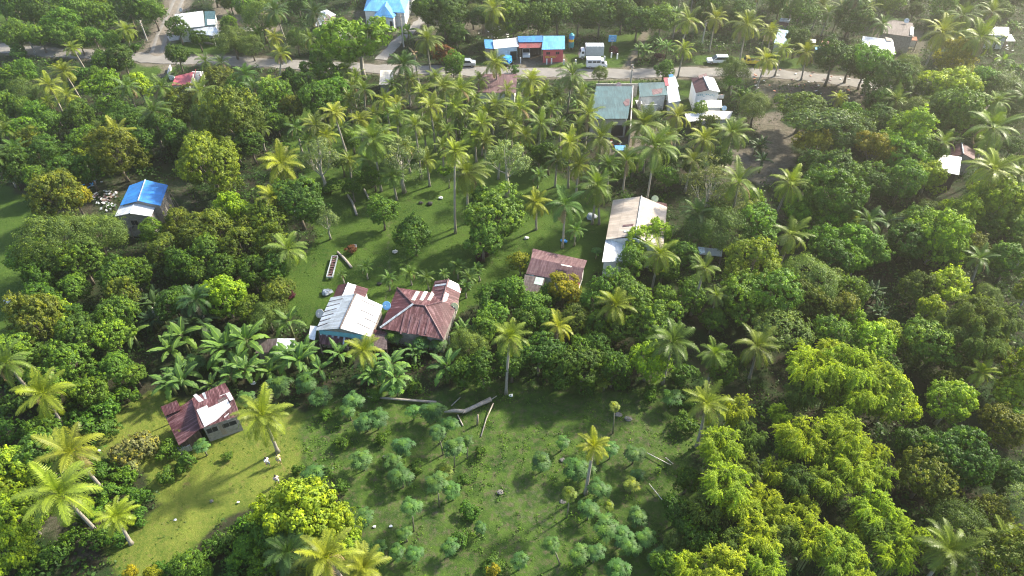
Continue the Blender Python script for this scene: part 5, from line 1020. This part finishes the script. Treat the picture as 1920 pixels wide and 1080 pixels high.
# ---------------------------------------------------------------- plant tables (crown centre in the photo, width; palms: colour, trunk foot where it shows)
def rows(s): return [r.split() for r in s.replace('\n', ';').split(';') if r.strip()]
PALMS = '''668 145 42 o;790 175 46 y;815 145 44 o;910 215 48 y;950 225 48 o;985 255 48 y;1020 175 48 y;1045 180 44 o;1090 180 50 o;720 250 52 y;760 275 50 o;675 225 46 y;830 275 46 o;890 255 48 y;940 285 48 o;1045 300 50 o;1085 310 54 y;1250 255 56 o;1300 300 56 o;612 255 48 y;575 265 44 o;650 130 40 o;555 240 44 g;490 240 40 o
237 57 44 y 247 97;135 90 36 y 163 137;120 135 52 y 150 185;92 160 52 y;126 180 56 y 161 236;90 192 30 y 119 240;240 163 50 g 255 205;303 163 60 g;375 172 60 o;515 22 56 d;590 25 56 d;582 72 42 o 592 140
515 70 40 y;527 100 44 y 528 183;505 160 52 y 508 214;385 115 44 g;415 118 38 d;460 140 48 g;475 165 44 d;590 235 60 o;626 212 54 y 660 328;527 308 88 y 545 380;513 372 66 y;10 245 52 o
655 300 46 o;735 330 50 g;800 300 48 o;640 240 44 o;735 160 44 o;770 150 46 o;900 150 40 o;1035 205 44 o;950 170 44 o;690 300 50 g;1085 235 46 o;655 185 40 o;820 230 44 y;745 195 40 y;910 265 44 o;1000 190 40 y;860 225 40 g;1175 300 60 o;1140 310 56 g;683 168 52 o 687 225;722 188 50 y 732 245;700 262 84 o 715 358;757 122 62 d;800 75 64 o;832 165 64 o;863 168 60 y 874 250;807 200 60 y 817 283;852 202 54 y 856 266;778 235 54 o 790 332;838 245 44 o;880 215 52 o
929 118 56 y;995 153 64 y;928 197 56 o;974 203 64 y 975 243;903 232 58 y;853 285 60 y 854 437;875 325 92 o;1013 232 60 o 1010 308;1073 142 64 o 1064 213;1103 215 66 y;1068 268 66 y 1065 352;1125 258 80 o;1120 348 80 o;1010 328 38 g 1008 352
1208 233 80 o;1228 278 100 o;1270 218 64 y;960 242 46 o;660 160 40 o;700 215 44 o;745 215 50 o;795 240 44 o;890 185 46 o;1050 235 40 o
1292 38 62 y;1342 35 52 y;1400 46 70 y;1445 60 44 y;1283 93 46 y;1437 112 56 y;1468 92 46 y;1512 98 54 y 1502 150;1542 10 44 o 1522 56;1580 14 48 o 1560 62;1620 18 54 y 1600 66;1655 45 46 g;1767 62 80 y 1733 128;1838 70 80 y;1806 30 66 o;1860 22 56 o
1680 188 54 o 1658 244;1573 184 38 y;1545 232 52 o;1372 250 76 o;1320 262 64 y;1385 342 96 o;1482 345 78 y;1862 240 96 o;1862 318 100 y;1912 328 72 o;1868 192 60 o;1770 268 60 o
12 680 92 o;82 738 104 y 124 806;540 468 84 o 526 532;368 560 70 d
1005 380 58 y;1060 384 80 g;1120 362 60 o;1080 432 40 g 1077 460;1237 478 80 y;1153 573 78 y;1046 612 68 y 1041 664;956 632 80 y 949 738;680 658 74 y;1262 642 100 g
1307 400 66 d;1484 440 80 o;1322 503 64 o 1295 590;1344 555 48 o 1327 616;1420 650 88 o 1404 712;1340 663 64 o 1326 722;131 848 118 y;112 925 136 y;218 968 74 y;492 779 108 y
540 1035 100 d;612 1046 124 y;1113 836 66 y 1098 925;682 1066 96 y;1325 757 90 y 1306 838;1778 1030 116 o;1886 1018 96 o 1812 1056'''
SMALLP = '685 500 32;728 522 34;768 512 36;800 520 38;832 514 26;858 500 34;880 520 40;872 536 30;640 515 22;895 505 30;433 32 26;1005 232 24'
BANAN = '''248 622 88;332 640 98;438 636 116;442 688 92;540 600 84;558 660 92;634 662 76;330 702 92;742 692 92;836 684 98;872 618 56;1034 180 52;1662 416 84 k;482 60 44;1395 175 56;1430 300 56 k;1425 268 46 k;282 560 74 k;366 588 94 k;455 72 38;862 58 46;832 54 40;1205 90 44
1245 86 46;1883 112 56;1905 128 46;1640 545 50 k;1650 582 44 k;600 690 70;690 690 76;505 685 70;395 720 66;290 590 60 k;410 560 60 k;980 655 60;1865 75 36;1900 45 34;650 200 38;1100 165 44;1080 195 40;1480 60 40;1265 100 40;760 60 44;1230 75 36;1660 470 44 k;780 655 54;1150 160 30'''
PAPAY = '''738 628 38;790 642 34;662 750 36;740 724 38;706 784 42;682 792 38;812 772 44;845 795 32 826 830;820 810 30 831 852;875 826 24 876 860;850 838 40 852 878;756 836 38;736 866 36;750 892 44;677 862 40;832 884 34 y;818 905 42 824 950;846 918 34;770 950 36 776 996;757 1000 30;684 970 36;710 1026 32;742 1036 32;776 1038 32;844 1026 34
1152 762 20 1149 812 y;1016 865 38;1080 879 46;1146 842 30;1190 852 38;1184 908 30 y;1196 890 26;1122 916 40;1067 926 28 1063 970 y;1105 955 40;1142 948 20 y;1136 990 50;1196 970 38;1034 1020 30 1050 1058;1086 1040 40;1116 1036 36;1160 1070 46;1260 746 40;345 812 34 y;377 836 32;586 890 44;1161 440 30;1150 405 16;524 722 44;574 716 42;520 660 34;600 742 40;365 680 38;460 745 30;820 645 30;900 990 24;1168 1005 40;1180 1022 40;1210 1010 40;1240 1045 44;975 1050 34;1132 715 26 y;1055 830 28;1100 880 34;652 770 30;775 770 28;690 650 30;1120 470 20'''
TREES = '''d 30 12 66;d 78 22 58;b 150 18 62;b 192 34 52;d 240 16 56;b 286 24 48;b 30 62 50;b 72 66 46;b 112 62 46;b 146 72 42;b 176 68 40;b 206 78 38;s 230 68 26;s 255 90 24;d 333 52 42;d 372 72 32;f 436 74 56;f 470 84 44;b 465 14 46;f 556 72 44;b 430 45 34
s 36 98 34;d 230 108 52;d 334 106 44;d 196 118 44;b 18 140 46;b 45 134 48;b 14 195 54;b 52 200 52;p 188 160 60;b 210 198 44;d 152 214 52;d 232 226 60;b 100 226 50;b 46 246 60;d 92 290 70;d 124 320 66;o 60 268 56;o 216 284 98;d 300 236 64;d 335 250 60;d 30 310 66;b 160 265 56;d 165 320 56;d 265 265 56
m 350 190 66;m 408 150 58;o 432 222 112;f 398 215 80;m 330 215 56;r 390 306 122;d 470 268 60;o 548 202 50;b 600 116 44;d 572 160 44;p 615 132 48;a 597 298 74;d 640 300 44;p 575 125 30;d 545 150 40;b 440 170 44;d 482 215 50
o 108 368 98;y 140 372 60;b 72 340 56;p 672 70 110;p 612 62 34;p 640 128 30;d 705 60 40;d 855 62 40;d 800 20 58;d 860 26 50;b 962 36 62;f 930 50 48;d 905 30 46;d 1010 36 58;d 1045 30 60;d 1086 26 60;d 1126 28 62;d 1166 22 62;d 1196 40 56;b 1240 34 62;j 836 106 52;b 850 122 44
s 965 131 20;f 1125 137 30;b 1245 130 38;d 1030 292 56;a 750 292 82;a 950 300 82;b 922 402 112;b 905 445 78;b 716 396 56;d 775 440 70;b 1188 308 42;d 1250 300 46;b 1310 208 32;d 1300 310 46;b 1252 330 44;b 1160 320 40;y 975 492 46;b 955 545 66;y 1056 538 66;d 912 560 56;f 878 650 64;b 1002 576 66;d 985 610 60;b 925 590 56;b 1030 555 46;b 905 620 56
d 1495 76 46;d 1562 112 78;d 1598 112 66;d 1622 130 56;p 1642 112 78;f 1376 132 56;p 1376 152 26;f 1418 198 66;u 1508 196 84;u 1545 224 110;u 1580 236 96;p 1602 206 44;y 1524 268 72;y 1634 280 74;y 1662 295 54;d 1668 158 84;d 1655 195 60;f 1702 130 66;y 1788 112 72;y 1812 150 56;l 1785 165 90;b 1812 215 112;b 1770 205 80;l 1706 256 92;b 1735 290 66;f 1882 170 84;f 1900 215 66;b 1500 25 60
d 1562 318 88;b 1618 330 62;b 1692 342 72;l 1744 326 62;d 1640 350 60;d 1350 300 44;m 1330 240 50;f 1340 430 92;b 1340 390 52;a 1408 400 62;l 1416 374 34;v 1518 382 58;v 1562 405 66;v 1592 452 76;v 1540 450 62;v 1500 402 50;v 1604 490 56;d 1560 486 74;b 1632 470 66;r 1412 502 118;b 1398 562 92;m 1498 556 78;m 1542 578 62;b 1602 548 62;b 1732 418 70;l 1764 440 100;d 1702 448 74;l 1802 402 80;d 1852 422 66
m 1722 540 62;l 1744 580 56;b 1892 490 72;b 1782 474 60;b 1562 622 74;l 1602 606 50;l 1664 622 52;b 1742 642 90;m 1702 662 60;b 1652 690 60;o 1794 680 60;o 1862 660 66;b 1335 600 46;l 1668 746 104;l 1782 752 92;l 1904 738 78;d 1792 858 118;d 1732 838 84;o 1882 800 82;o 1862 960 62;d 1892 900 74;d 1850 880 66
l 32 895 112;l 40 965 98;l 22 1030 84;l 2 930 90;l 560 962 138;l 622 985 96;b 520 1000 80;s 470 990 50;s 430 1010 46;b 455 1030 60;s 400 1030 44;b 490 1060 60;s 440 1064 50;s 505 960 40;s 375 1075 40;b 352 1056 56;y 246 1074 30;y 285 1078 36;l 640 1020 70;g 248 846 62;g 268 838 50;s 314 846 46;s 345 870 44;s 312 890 36
o 232 548 66;d 218 520 70;f 104 452 122;f 182 442 100;b 152 490 78;o 62 602 104;l 102 590 66;d 152 626 86;b 132 542 58;d 222 594 84;l 420 552 80;l 430 392 72;m 402 432 84;m 452 462 84;m 372 442 82;m 502 412 82;m 512 458 76;m 332 420 62;m 310 470 72;d 342 500 70;b 282 436 52;o 522 552 66;f 502 590 60;m 470 430 60;d 420 500 70;d 470 510 66
a 612 412 40;k 540 552 26;k 905 480 22;j 657 468 20;k 1150 96 20;k 1235 105 18;b 130 682 84;b 102 722 72;b 172 732 66;b 210 690 72;s 236 742 50;s 190 770 56;s 60 700 52;s 30 760 60;s 150 790 50;s 96 690 50;s 200 800 44;s 20 810 56;b 250 700 44;s 130 750 50
b 1128 556 84;b 1182 552 96;b 1224 602 92;m 1082 602 62;d 1012 662 82;d 1092 690 84;p 1100 640 50;b 1160 610 60;l 1216 674 78;l 1198 452 62;l 1230 436 56;b 1188 490 62;b 1292 562 56;b 1248 556 52;d 1050 690 72;d 960 680 70;d 1150 690 70;d 1120 655 60;b 1245 500 54;d 1280 480 60;d 1300 540 50;d 905 690 66;d 870 700 50
s 700 740 30;s 780 730 30;s 1165 720 36;s 1220 740 36;s 1100 728 34;s 560 880 26;s 230 900 48;s 250 930 44;s 200 930 50;s 170 960 46;s 260 970 36;s 220 1010 40;s 180 1010 44;s 140 1010 46;s 100 1040 52;g 240 880 40;s 190 880 50;s 380 1060 50;s 310 1070 50;s 860 1010 36;s 880 960 34;s 930 1060 40;y 925 1070 30;s 60 1060 50;s 500 772 20;s 425 855 18;s 1120 700 34
b 660 262 36;s 735 300 30;s 680 330 30;p 840 320 34;s 780 290 26;b 700 330 40;d 660 350 40;s 900 360 34;b 1010 290 40;s 620 350 34;s 1290 750 40;s 1285 790 44;s 1280 700 50;d 1270 960 60;d 1300 1000 70;d 1330 1020 70;b 1250 1060 60;f 1275 1020 56;d 1290 900 50;s 640 830 30;s 610 780 26;s 720 820 26;s 900 850 26;s 780 880 28;s 870 900 24;s 640 910 30'''
BAMB = '''1380 772 66;1344 836 90;1462 774 46;1354 906 100;1382 942 82;1452 886 60;1500 820 92;1566 788 66;1592 818 88;1542 852 64;1556 906 74;1602 880 82;1642 892 64;1632 846 60;1462 966 60;1512 950 54;1422 1010 84;1530 1012 84;1572 1036 92;1612 992 58;1642 952 84;1682 1040 74;1702 1000 74;1600 1064 84;1440 1064 80;1360 1062 92;1292 1072 72;1480 840 60;1430 930 60;1518 686 100;1556 660 70;1592 686 100;1642 706 84;1616 740 80;1560 730 60
1822 586 92 f;1872 606 84 f;1840 640 80 f;1780 620 70 f;1500 740 60 f;1408 820 60 f;1325 960 70 f;1400 880 60 f;1490 900 66 f;1480 1010 70 f;1380 1020 70 f;1650 1000 70 f'''
for r in rows(TREES): tree(float(r[1]), float(r[2]), float(r[3]), r[0], grp=None)
for r in rows(PALMS):
    palm(float(r[0]), float(r[1]), float(r[2]), r[3], (float(r[4]), float(r[5])) if len(r) > 4 else None)
for r in rows(SMALLP): palm(float(r[0]), float(r[1]), float(r[2]), 'g', h=2.2)
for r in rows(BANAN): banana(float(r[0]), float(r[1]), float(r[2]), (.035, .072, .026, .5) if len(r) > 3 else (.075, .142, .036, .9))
for r in rows(PAPAY):
    y = r[-1] == 'y'; r = r[:-1] if y else r
    papaya(float(r[0]), float(r[1]), float(r[2]), (float(r[3]), float(r[4])) if len(r) > 3 else None, (.13, .18, .03, .9) if y else (.058, .128, .036, .6))
for r in rows(BAMB): bamboo(float(r[0]), float(r[1]), float(r[2]), (.095, .155, .032, .7) if len(r) > 3 else (.215, .30, .032, .95))
# dead topped palm
p = at(787, 165); root = empty('dead_palm', (p[0], p[1], 0), 'dead palm with pale dry stump fronds left of dark palm below driveway', 'palm tree'); q = min((at(776, 100, z) for z in np.linspace(5, 14, 90)), key=lambda k: np.linalg.norm((k-p)[:2]))
mb = MB(); b = q-p; mb.tube([(0, 0, 0), b*.5, b], [.26, .18, .16], 7); mb.build('trunk', PTRUNK).parent = root
dd = dead_palm_mesh(); o = link('crown', dd, root); o.location = tuple(b); o.scale = (1.7,)*3
# --- forest between the traced trees: a jittered grid on the ground, skipping anything already covered
OCC = [(a[1], a[2], float(w_)) for a, w_ in ()]
occ = np.array([(float(r[1]), float(r[2]), float(r[3])) for r in rows(TREES)]+[(float(r[0]), float(r[1]), float(r[2])*.8) for r in rows(PALMS)+rows(BANAN)+rows(BAMB)])
FOREST = [([(1285, 350), (1500, 345), (1760, 330), (1935, 345), (1935, 1090), (1300, 1090), (1320, 960), (1290, 720), (1240, 560), (1290, 480)], 5.2, 'dlbdmbloPfabdu'),
 ([(1440, -25), (1935, -25), (1935, 350), (1700, 350), (1490, 330), (1640, 180), (1745, 130), (1735, 20), (1650, 30), (1450, 30)], 6.2, 'dbfdPb'), ([(380, -30), (1440, -30), (1440, 28), (1230, 62), (1060, 62), (1000, 50), (800, 46), (690, 24), (640, 22), (560, 30), (420, 44)], 5.4, 'dbdfPd'),
 ([(-20, 112), (240, 122), (330, 165), (560, 140), (700, 130), (660, 190), (560, 300), (540, 330), (340, 330), (130, 330), (-20, 320)], 5., 'sbslbPf'), ([(60, 400), (180, 400), (330, 440), (560, 350), (560, 480), (510, 600), (280, 640), (180, 740), (20, 740), (40, 560)], 5., 'dbdm'),
 ([(-20, -30), (300, -30), (285, 70), (200, 92), (-20, 75)], 5.2, 'sbsl'), ([(880, 560), (1130, 560), (1290, 520), (1290, 725), (860, 715), (870, 640)], 4.6, 'dbd'), ([(-20, 640), (50, 640), (240, 700), (250, 780), (130, 840), (100, 1090), (-20, 1090)], 4.2, 'bsbd'),
 ([(640, 150), (900, 180), (1110, 200), (1110, 330), (1020, 330), (960, 270), (820, 250), (660, 230)], 6.5, 'sPs'), ([(1500, 200), (1720, 180), (1740, 340), (1500, 340)], 5.4, 'bfd'), ([(300, 1020), (480, 960), (560, 1020), (660, 1090), (280, 1090)], 3.6, 'bsfs'),
 ([(560, 60), (700, 60), (700, 120), (610, 120)], 5, 'db'), ([(440, 60), (570, 60), (570, 105), (440, 100)], 4.4, 'fb'), ([(1240, 340), (1300, 345), (1290, 520), (1255, 500)], 4.6, 'd')]
KEEP = [(205, 330, 320, 428), (130, 335, 230, 400), (590, 540, 722, 640), (695, 518, 868, 640), (985, 462, 1104, 545), (1128, 365, 1255, 470), (322, 15, 410, 70), (680, 0, 772, 45), (905, 64, 1075, 118), (895, 136, 972, 165), (1100, 158, 1280, 235), (1290, 138, 1376, 226),
 (1455, 30, 1485, 84), (1525, 72, 1560, 102), (1612, 66, 1682, 96), (1655, 34, 1722, 84), (1850, 48, 1905, 80), (1740, 280, 1812, 338), (1300, 455, 1362, 490), (1360, 110, 1430, 128), (600, 18, 658, 56), (1085, 85, 1140, 135), (320, 132, 384, 160), (860, 112, 975, 145), (1325, 105, 1365, 125), (720, 50, 790, 110), (0, 86, 200, 106), (200, 98, 470, 116), (1410, 205, 1480, 320), (270, 10, 345, 100)]
GRP = {'d': 'dark', 'b': 'mid green'}
R = random.Random(11); extra = []
for poly, sp, kinds in FOREST:
    g = np.array([at(x, y) for x, y in poly]); x0, x1, y0, y1 = g[:, 0].min(), g[:, 0].max(), g[:, 1].min(), g[:, 1].max()
    for X in np.arange(x0, x1, sp):
        for Y in np.arange(y0, y1, sp):
            q = (X+R.uniform(-.4, .4)*sp, Y+R.uniform(-.4, .4)*sp, 4.5); px, py = pix(q)
            if not inpoly(np.array(px), np.array(py), poly): continue
            if inpoly(np.array(px), np.array(py), [(1310, 730), (1500, 640), (1680, 650), (1720, 800), (1700, 900), (1760, 1000), (1740, 1100), (1270, 1100), (1300, 980)]): continue
            D = R.choice((3.6, 4.8, 5.8, 6.8, 8.6))*R.uniform(.9, 1.12); k = R.choice(kinds); wpx = (3. if k == 's' else D)*F/depth(q)
            if px < -40 or px > 1960 or py < -40 or py > 1120: continue
            near = np.hypot(occ[:, 0]-px, (occ[:, 1]-py)) < (occ[:, 2]+wpx)*.205
            if near.any(): continue
            if any(px > a-wpx*.5 and px < c_+wpx*.5 and py > b-wpx*.45 and py < d+wpx*.62 for a, b, c_, d in KEEP): continue
            gp = at(px, py+wpx*.3)
            if segd(np.array(gp[0]), np.array(q[1]), ROADP) < 4.5 or segd(np.array(q[0]), np.array(q[1]), SIDEP) < 4.5 or segd(np.array(q[0]), np.array(q[1]), DRIVEP) < 4: continue
            extra.append((px, py, wpx, k)); occ = np.vstack([occ, (px, py, wpx)])
for e in extra:
    if e[3] == 'P': palm(e[0], e[1], min(e[2], 62), R.choice('yog'))
    else: tree(*e, jt=.3)
print('plants', len(PLANTS), 'extra', len(extra))
# ---------------------------------------------------------------- ground cover (nobody could count it)
def scatter(name, n_try, dens, clump, size, leaves, mat, tint, hgt, seed, L=.26, W=.17, kind='stuff', label='', cat=''):
    R = np.random.default_rng(seed); x = R.uniform(-165, 165, n_try); y = R.uniform(26, 215, n_try)
    k = (np.abs(x) < 40+y*.63); x, y = x[k], y[k]; i, j = gidx(x, y); d = dens(x, y, i, j); k = R.random(len(x)) < d; x, y, d, i, j = x[k], y[k], d[k], i[k], j[k]
    s = size(x, y, R, d); idx = np.repeat(np.arange(len(x)), leaves); off = unit(R.normal(size=(len(idx), 3))+np.array((0, 0, .5))); off[:, 2] = np.abs(off[:, 2])
    P = np.stack([x[idx], y[idx], gz[i, j][idx]+.02], 1)+off*(s[idx]*R.uniform(.35, 1, len(idx)))[:, None]*np.array((1, 1, hgt)); Nn = unit(off+R.normal(size=off.shape)*.45+np.array((0, 0, .4)))
    V, Fc = leaf_quads(P, Nn, L*np.clip(s[idx], .5, 1.6), W*np.clip(s[idx], .5, 1.6), R); v0 = R.random(len(x)); t0 = (R.random(len(x)) < .3)*R.random(len(x))
    o = link(name, mesh_np(name, V, Fc, mat, dict(v=.5*v0[idx]+.5*R.random(len(idx)), t=t0[idx]))); o.color = tint; tag(o, label, cat, kind=kind); return len(Fc)
open_ = np.clip(lawn*1.5+bare_b*1.3+field*1.2+(dr < 4.2)+(dsd < 2.8)+(segd(gx, gy, DRIVEP) < 2.2), 0, 1)
nf = scatter('undergrowth', 66000, lambda x, y, i, j: np.clip(1-open_[i, j]*1.05, 0, 1)*.9, None, lambda x, y, R, d: R.uniform(.45, 1.35, len(x))*(.6+.8*vnoise(x, y, 5, 9)), 12, LEAF, (.040, .090, .018, .6), 1.2, 21, .34, .22, label='dense green undergrowth covering the ground between trees', cat='undergrowth')
mot = lambda x, y, s, a, b, sd: np.clip((vnoise(x, y, s, sd)*.6+vnoise(x, y, s/3, sd+1)*.4-a)/(b-a), 0, 1)
nf += scatter('weeds', 110000, lambda x, y, i, j: np.clip(field[i, j]-bare_b[i, j]*.9, 0, 1)*(.16+.84*mot(x, y, 3.5, .46, .60, 31)), None, lambda x, y, R, d: R.uniform(.2, .5, len(x))+.5*R.random(len(x))**5, 11, LEAF, (.075, .155, .018, .6), .7, 22, .30, .22, label='low bright green weeds spreading over the papaya field', cat='weeds')
nf += scatter('lawn_weeds', 170000, lambda x, y, i, j: lawn[i, j]*(1-bare_b[i, j])*(.13+.5*mot(x, y, 3.5, .58, .70, 41)), None, lambda x, y, R, d: R.uniform(.08, .26, len(x)), 6, LEAF, (.065, .125, .018, .6), .5, 23, .24, .16, label='scattered tufts of weeds on the mown grass', cat='weeds')
nf += scatter('verge_weeds', 40000, lambda x, y, i, j: np.clip(1-np.abs(dr[i, j]-5)/2.2, 0, 1)*.6*mot(x, y, 3, .35, .6, 51), None, lambda x, y, R, d: R.uniform(.2, .6, len(x)), 8, LEAF, (.065, .125, .02, .6), .6, 24, .3, .2, label='green weeds growing along both road verges', cat='weeds')
print('cover faces', nf)
# ---------------------------------------------------------------- labels that single out each plant
LM += [(1325, 757, 'palm at dark forest edge beside bamboo'), (1113, 836, 'lone palm in papaya field'), (956, 632, 'central palm with pale straight trunk'), (853, 285, 'tall bright palm on lawn'), (1560, 405, 'vine covered lime trees'), (1520, 820, 'bright bamboo grove'), (1412, 500, 'big dense lime tree'),
 (1662, 416, 'lone banana in dark forest'), (1668, 746, 'lime tree above bamboo grove'), (1792, 858, 'dark spreading tree right of bamboo'), (1820, 590, 'grey green bamboo'), (560, 960, 'big round lime tree'), (216, 284, 'yellow tipped tree'), (390, 306, 'big round golden tree'),
 (104, 452, 'feathery bank of trees on left'), (62, 602, 'olive mound above left grass'), (922, 402, 'full round tree on lawn'), (1788, 140, 'tall yellow flowering tree'), (1545, 224, 'flat topped trees'), (292, 590, 'bare dead branch'), (290, 105, 'road junction'), (1213, 60, 'dirt trail'), (737, 420, 'lawn footpath'), (872, 765, 'crooked fallen log'),
 (112, 925, 'widest yellow palm'), (1778, 1030, 'palm at lower right'), (1640, 285, 'golden yellow treetops'), (1764, 440, 'pale lime treetop'), (438, 636, 'largest banana clump')]
short = {}
for x, y, s in LM:
    w_ = s.split(); short[(x, y)] = s if len(w_) <= 5 else None
SH = {'wooden hut with': 'blue roofed hut', 'board shack': 'rusty tin shack', 'long house with': 'long white roofed house', 'small maroon': 'small maroon annex', 'low shed': 'low shed', 'large house with weathered': 'hip roofed maroon house', 'dark maroon': 'dark lean-to', 'house with long low': 'long low maroon roof', 'long building': 'long tan roofed hall',
 'house with plain white': 'white and teal roofs', 'half built': 'half built pink roofed house', 'white walled': 'blue hipped house', 'grey roofed': 'grey roofed house', 'small white': 'small white hut', 'small hut': 'pale roofed hut', 'faded maroon': 'faded maroon roadside roof', 'roadside store': 'roadside store', 'open garage': 'open garage', 'white and grey': 'white garage',
 'small blue': 'small blue bay', 'large house with broad': 'broad teal roof', 'tiny shed': 'tiny blue yard shed', 'smaller house': 'smaller teal roof', 'narrow shed': 'narrow white shed', 'house with half': 'half maroon gabled house', 'low house': 'cream roofed house', 'hut with stepped': 'stepped grey hut', 'house with pale light': 'pale blue roofed house', 'hut with small red': 'small red roofed hut',
 'large house with bright': 'bright white roofed house', 'weathered': 'weathered barn', 'house with pale white': 'pale roof among bananas', 'house with wide': 'wide white single roof', 'rusty maroon': 'rusty gabled hut', 'small shelter': 'tarpaulin shelter', 'silver car': 'silver car', 'white people': 'white people carrier', 'white boxy': 'boxy white van', 'white cab': 'grey box truck', 'white van nosing': 'white van in garage',
 'bright blue motor': 'blue tricycle', 'small yellow': 'yellow pickup', 'person in white': 'person in white', 'person in pale': 'person in yellow', 'person with': 'third walking person', 'tall concrete': 'tall concrete pole', 'utility pole among': 'utility pole among palms', 'leaning utility': 'leaning utility pole', 'thin utility': 'thin utility pole', 'utility pole at': 'roadside pole behind teal roof'}
def shortn(s):
    for k, v in SH.items():
        if s.startswith(k): return v
    return s
ORD = ['nearest', 'second nearest', 'third nearest', 'fourth nearest', 'fifth nearest', 'sixth nearest', 'seventh nearest', 'eighth nearest', 'ninth nearest', 'tenth nearest', 'eleventh nearest', 'twelfth nearest']+[a+' nearest' for a in ('thirteenth', 'fourteenth', 'fifteenth', 'sixteenth', 'seventeenth', 'eighteenth', 'nineteenth', 'twentieth', 'farthest')]
cells = {}
for root, px, py, (lab, look), grp in PLANTS:
    if lab: root['label'] = lab; continue
    c_ = sorted(LM, key=lambda m: math.hypot(m[0]-px, m[1]-py)); c_ = [m for m in c_ if math.hypot(m[0]-px, m[1]-py) > 14][0]
    dx, dy = px-c_[0], py-c_[1]; d = ('right of' if dx > 0 else 'left of') if abs(dx) > abs(dy) else ('below' if dy > 0 else 'above')
    cells.setdefault((look, shortn(c_[2]), d), []).append((math.hypot(dx, dy), root))
for (look, nm, d), L_ in cells.items():
    L_.sort(key=lambda t: t[0]); lk = look.replace('with ', 'with ')
    for i, (_, root) in enumerate(L_):
        s = f'{lk} {d} {nm}' if len(L_) == 1 else f'{lk} {d} {nm}, {ORD[min(i, 20)]}'
        w_ = s.split()
        if len(w_) > 16: s = s.replace(' with bluish green leaves', '').replace(' with dark leaves and olive tips', ''); w_ = s.split()
        if len(w_) > 16: s = ' '.join(w_[:16])
        root['label'] = s
KINDG = {'coconut_palm': 'coconut palms', 'banana_plant': 'banana clumps', 'papaya_tree': 'papaya trees', 'bamboo_clump': 'bamboo clumps', 'shrub': 'shrubs', 'broadleaf_tree': 'broadleaf trees', 'mango_tree': 'mango trees', 'feathery_tree': 'feathery trees', 'flowering_tree': 'yellow flowering trees', 'rock': 'rocks in the papaya field'}
for t in PLANTS:
    n_ = t[0].name.split('.')[0]
    if n_ in KINDG: t[0]['group'] = KINDG[n_]
# ---------------------------------------------------------------- haze
hz = MB(); hz.box((0, 140, 32.6), (900, 760, 68.2)); hm = bpy.data.materials.new('haze'); hm.use_nodes = True; nt = hm.node_tree; nt.nodes.remove(nt.nodes['Principled BSDF'])
pv = nt.nodes.new('ShaderNodeVolumePrincipled'); pv.inputs['Color'].default_value = (1, .97, .86, 1); pv.inputs['Density'].default_value = .00085; pv.inputs['Anisotropy'].default_value = .82
nt.links.new(pv.outputs[0], nt.nodes['Material Output'].inputs['Volume']); tag(hz.build('haze', hm), 'pale sunlit haze over the farther trees', 'haze', kind='stuff')
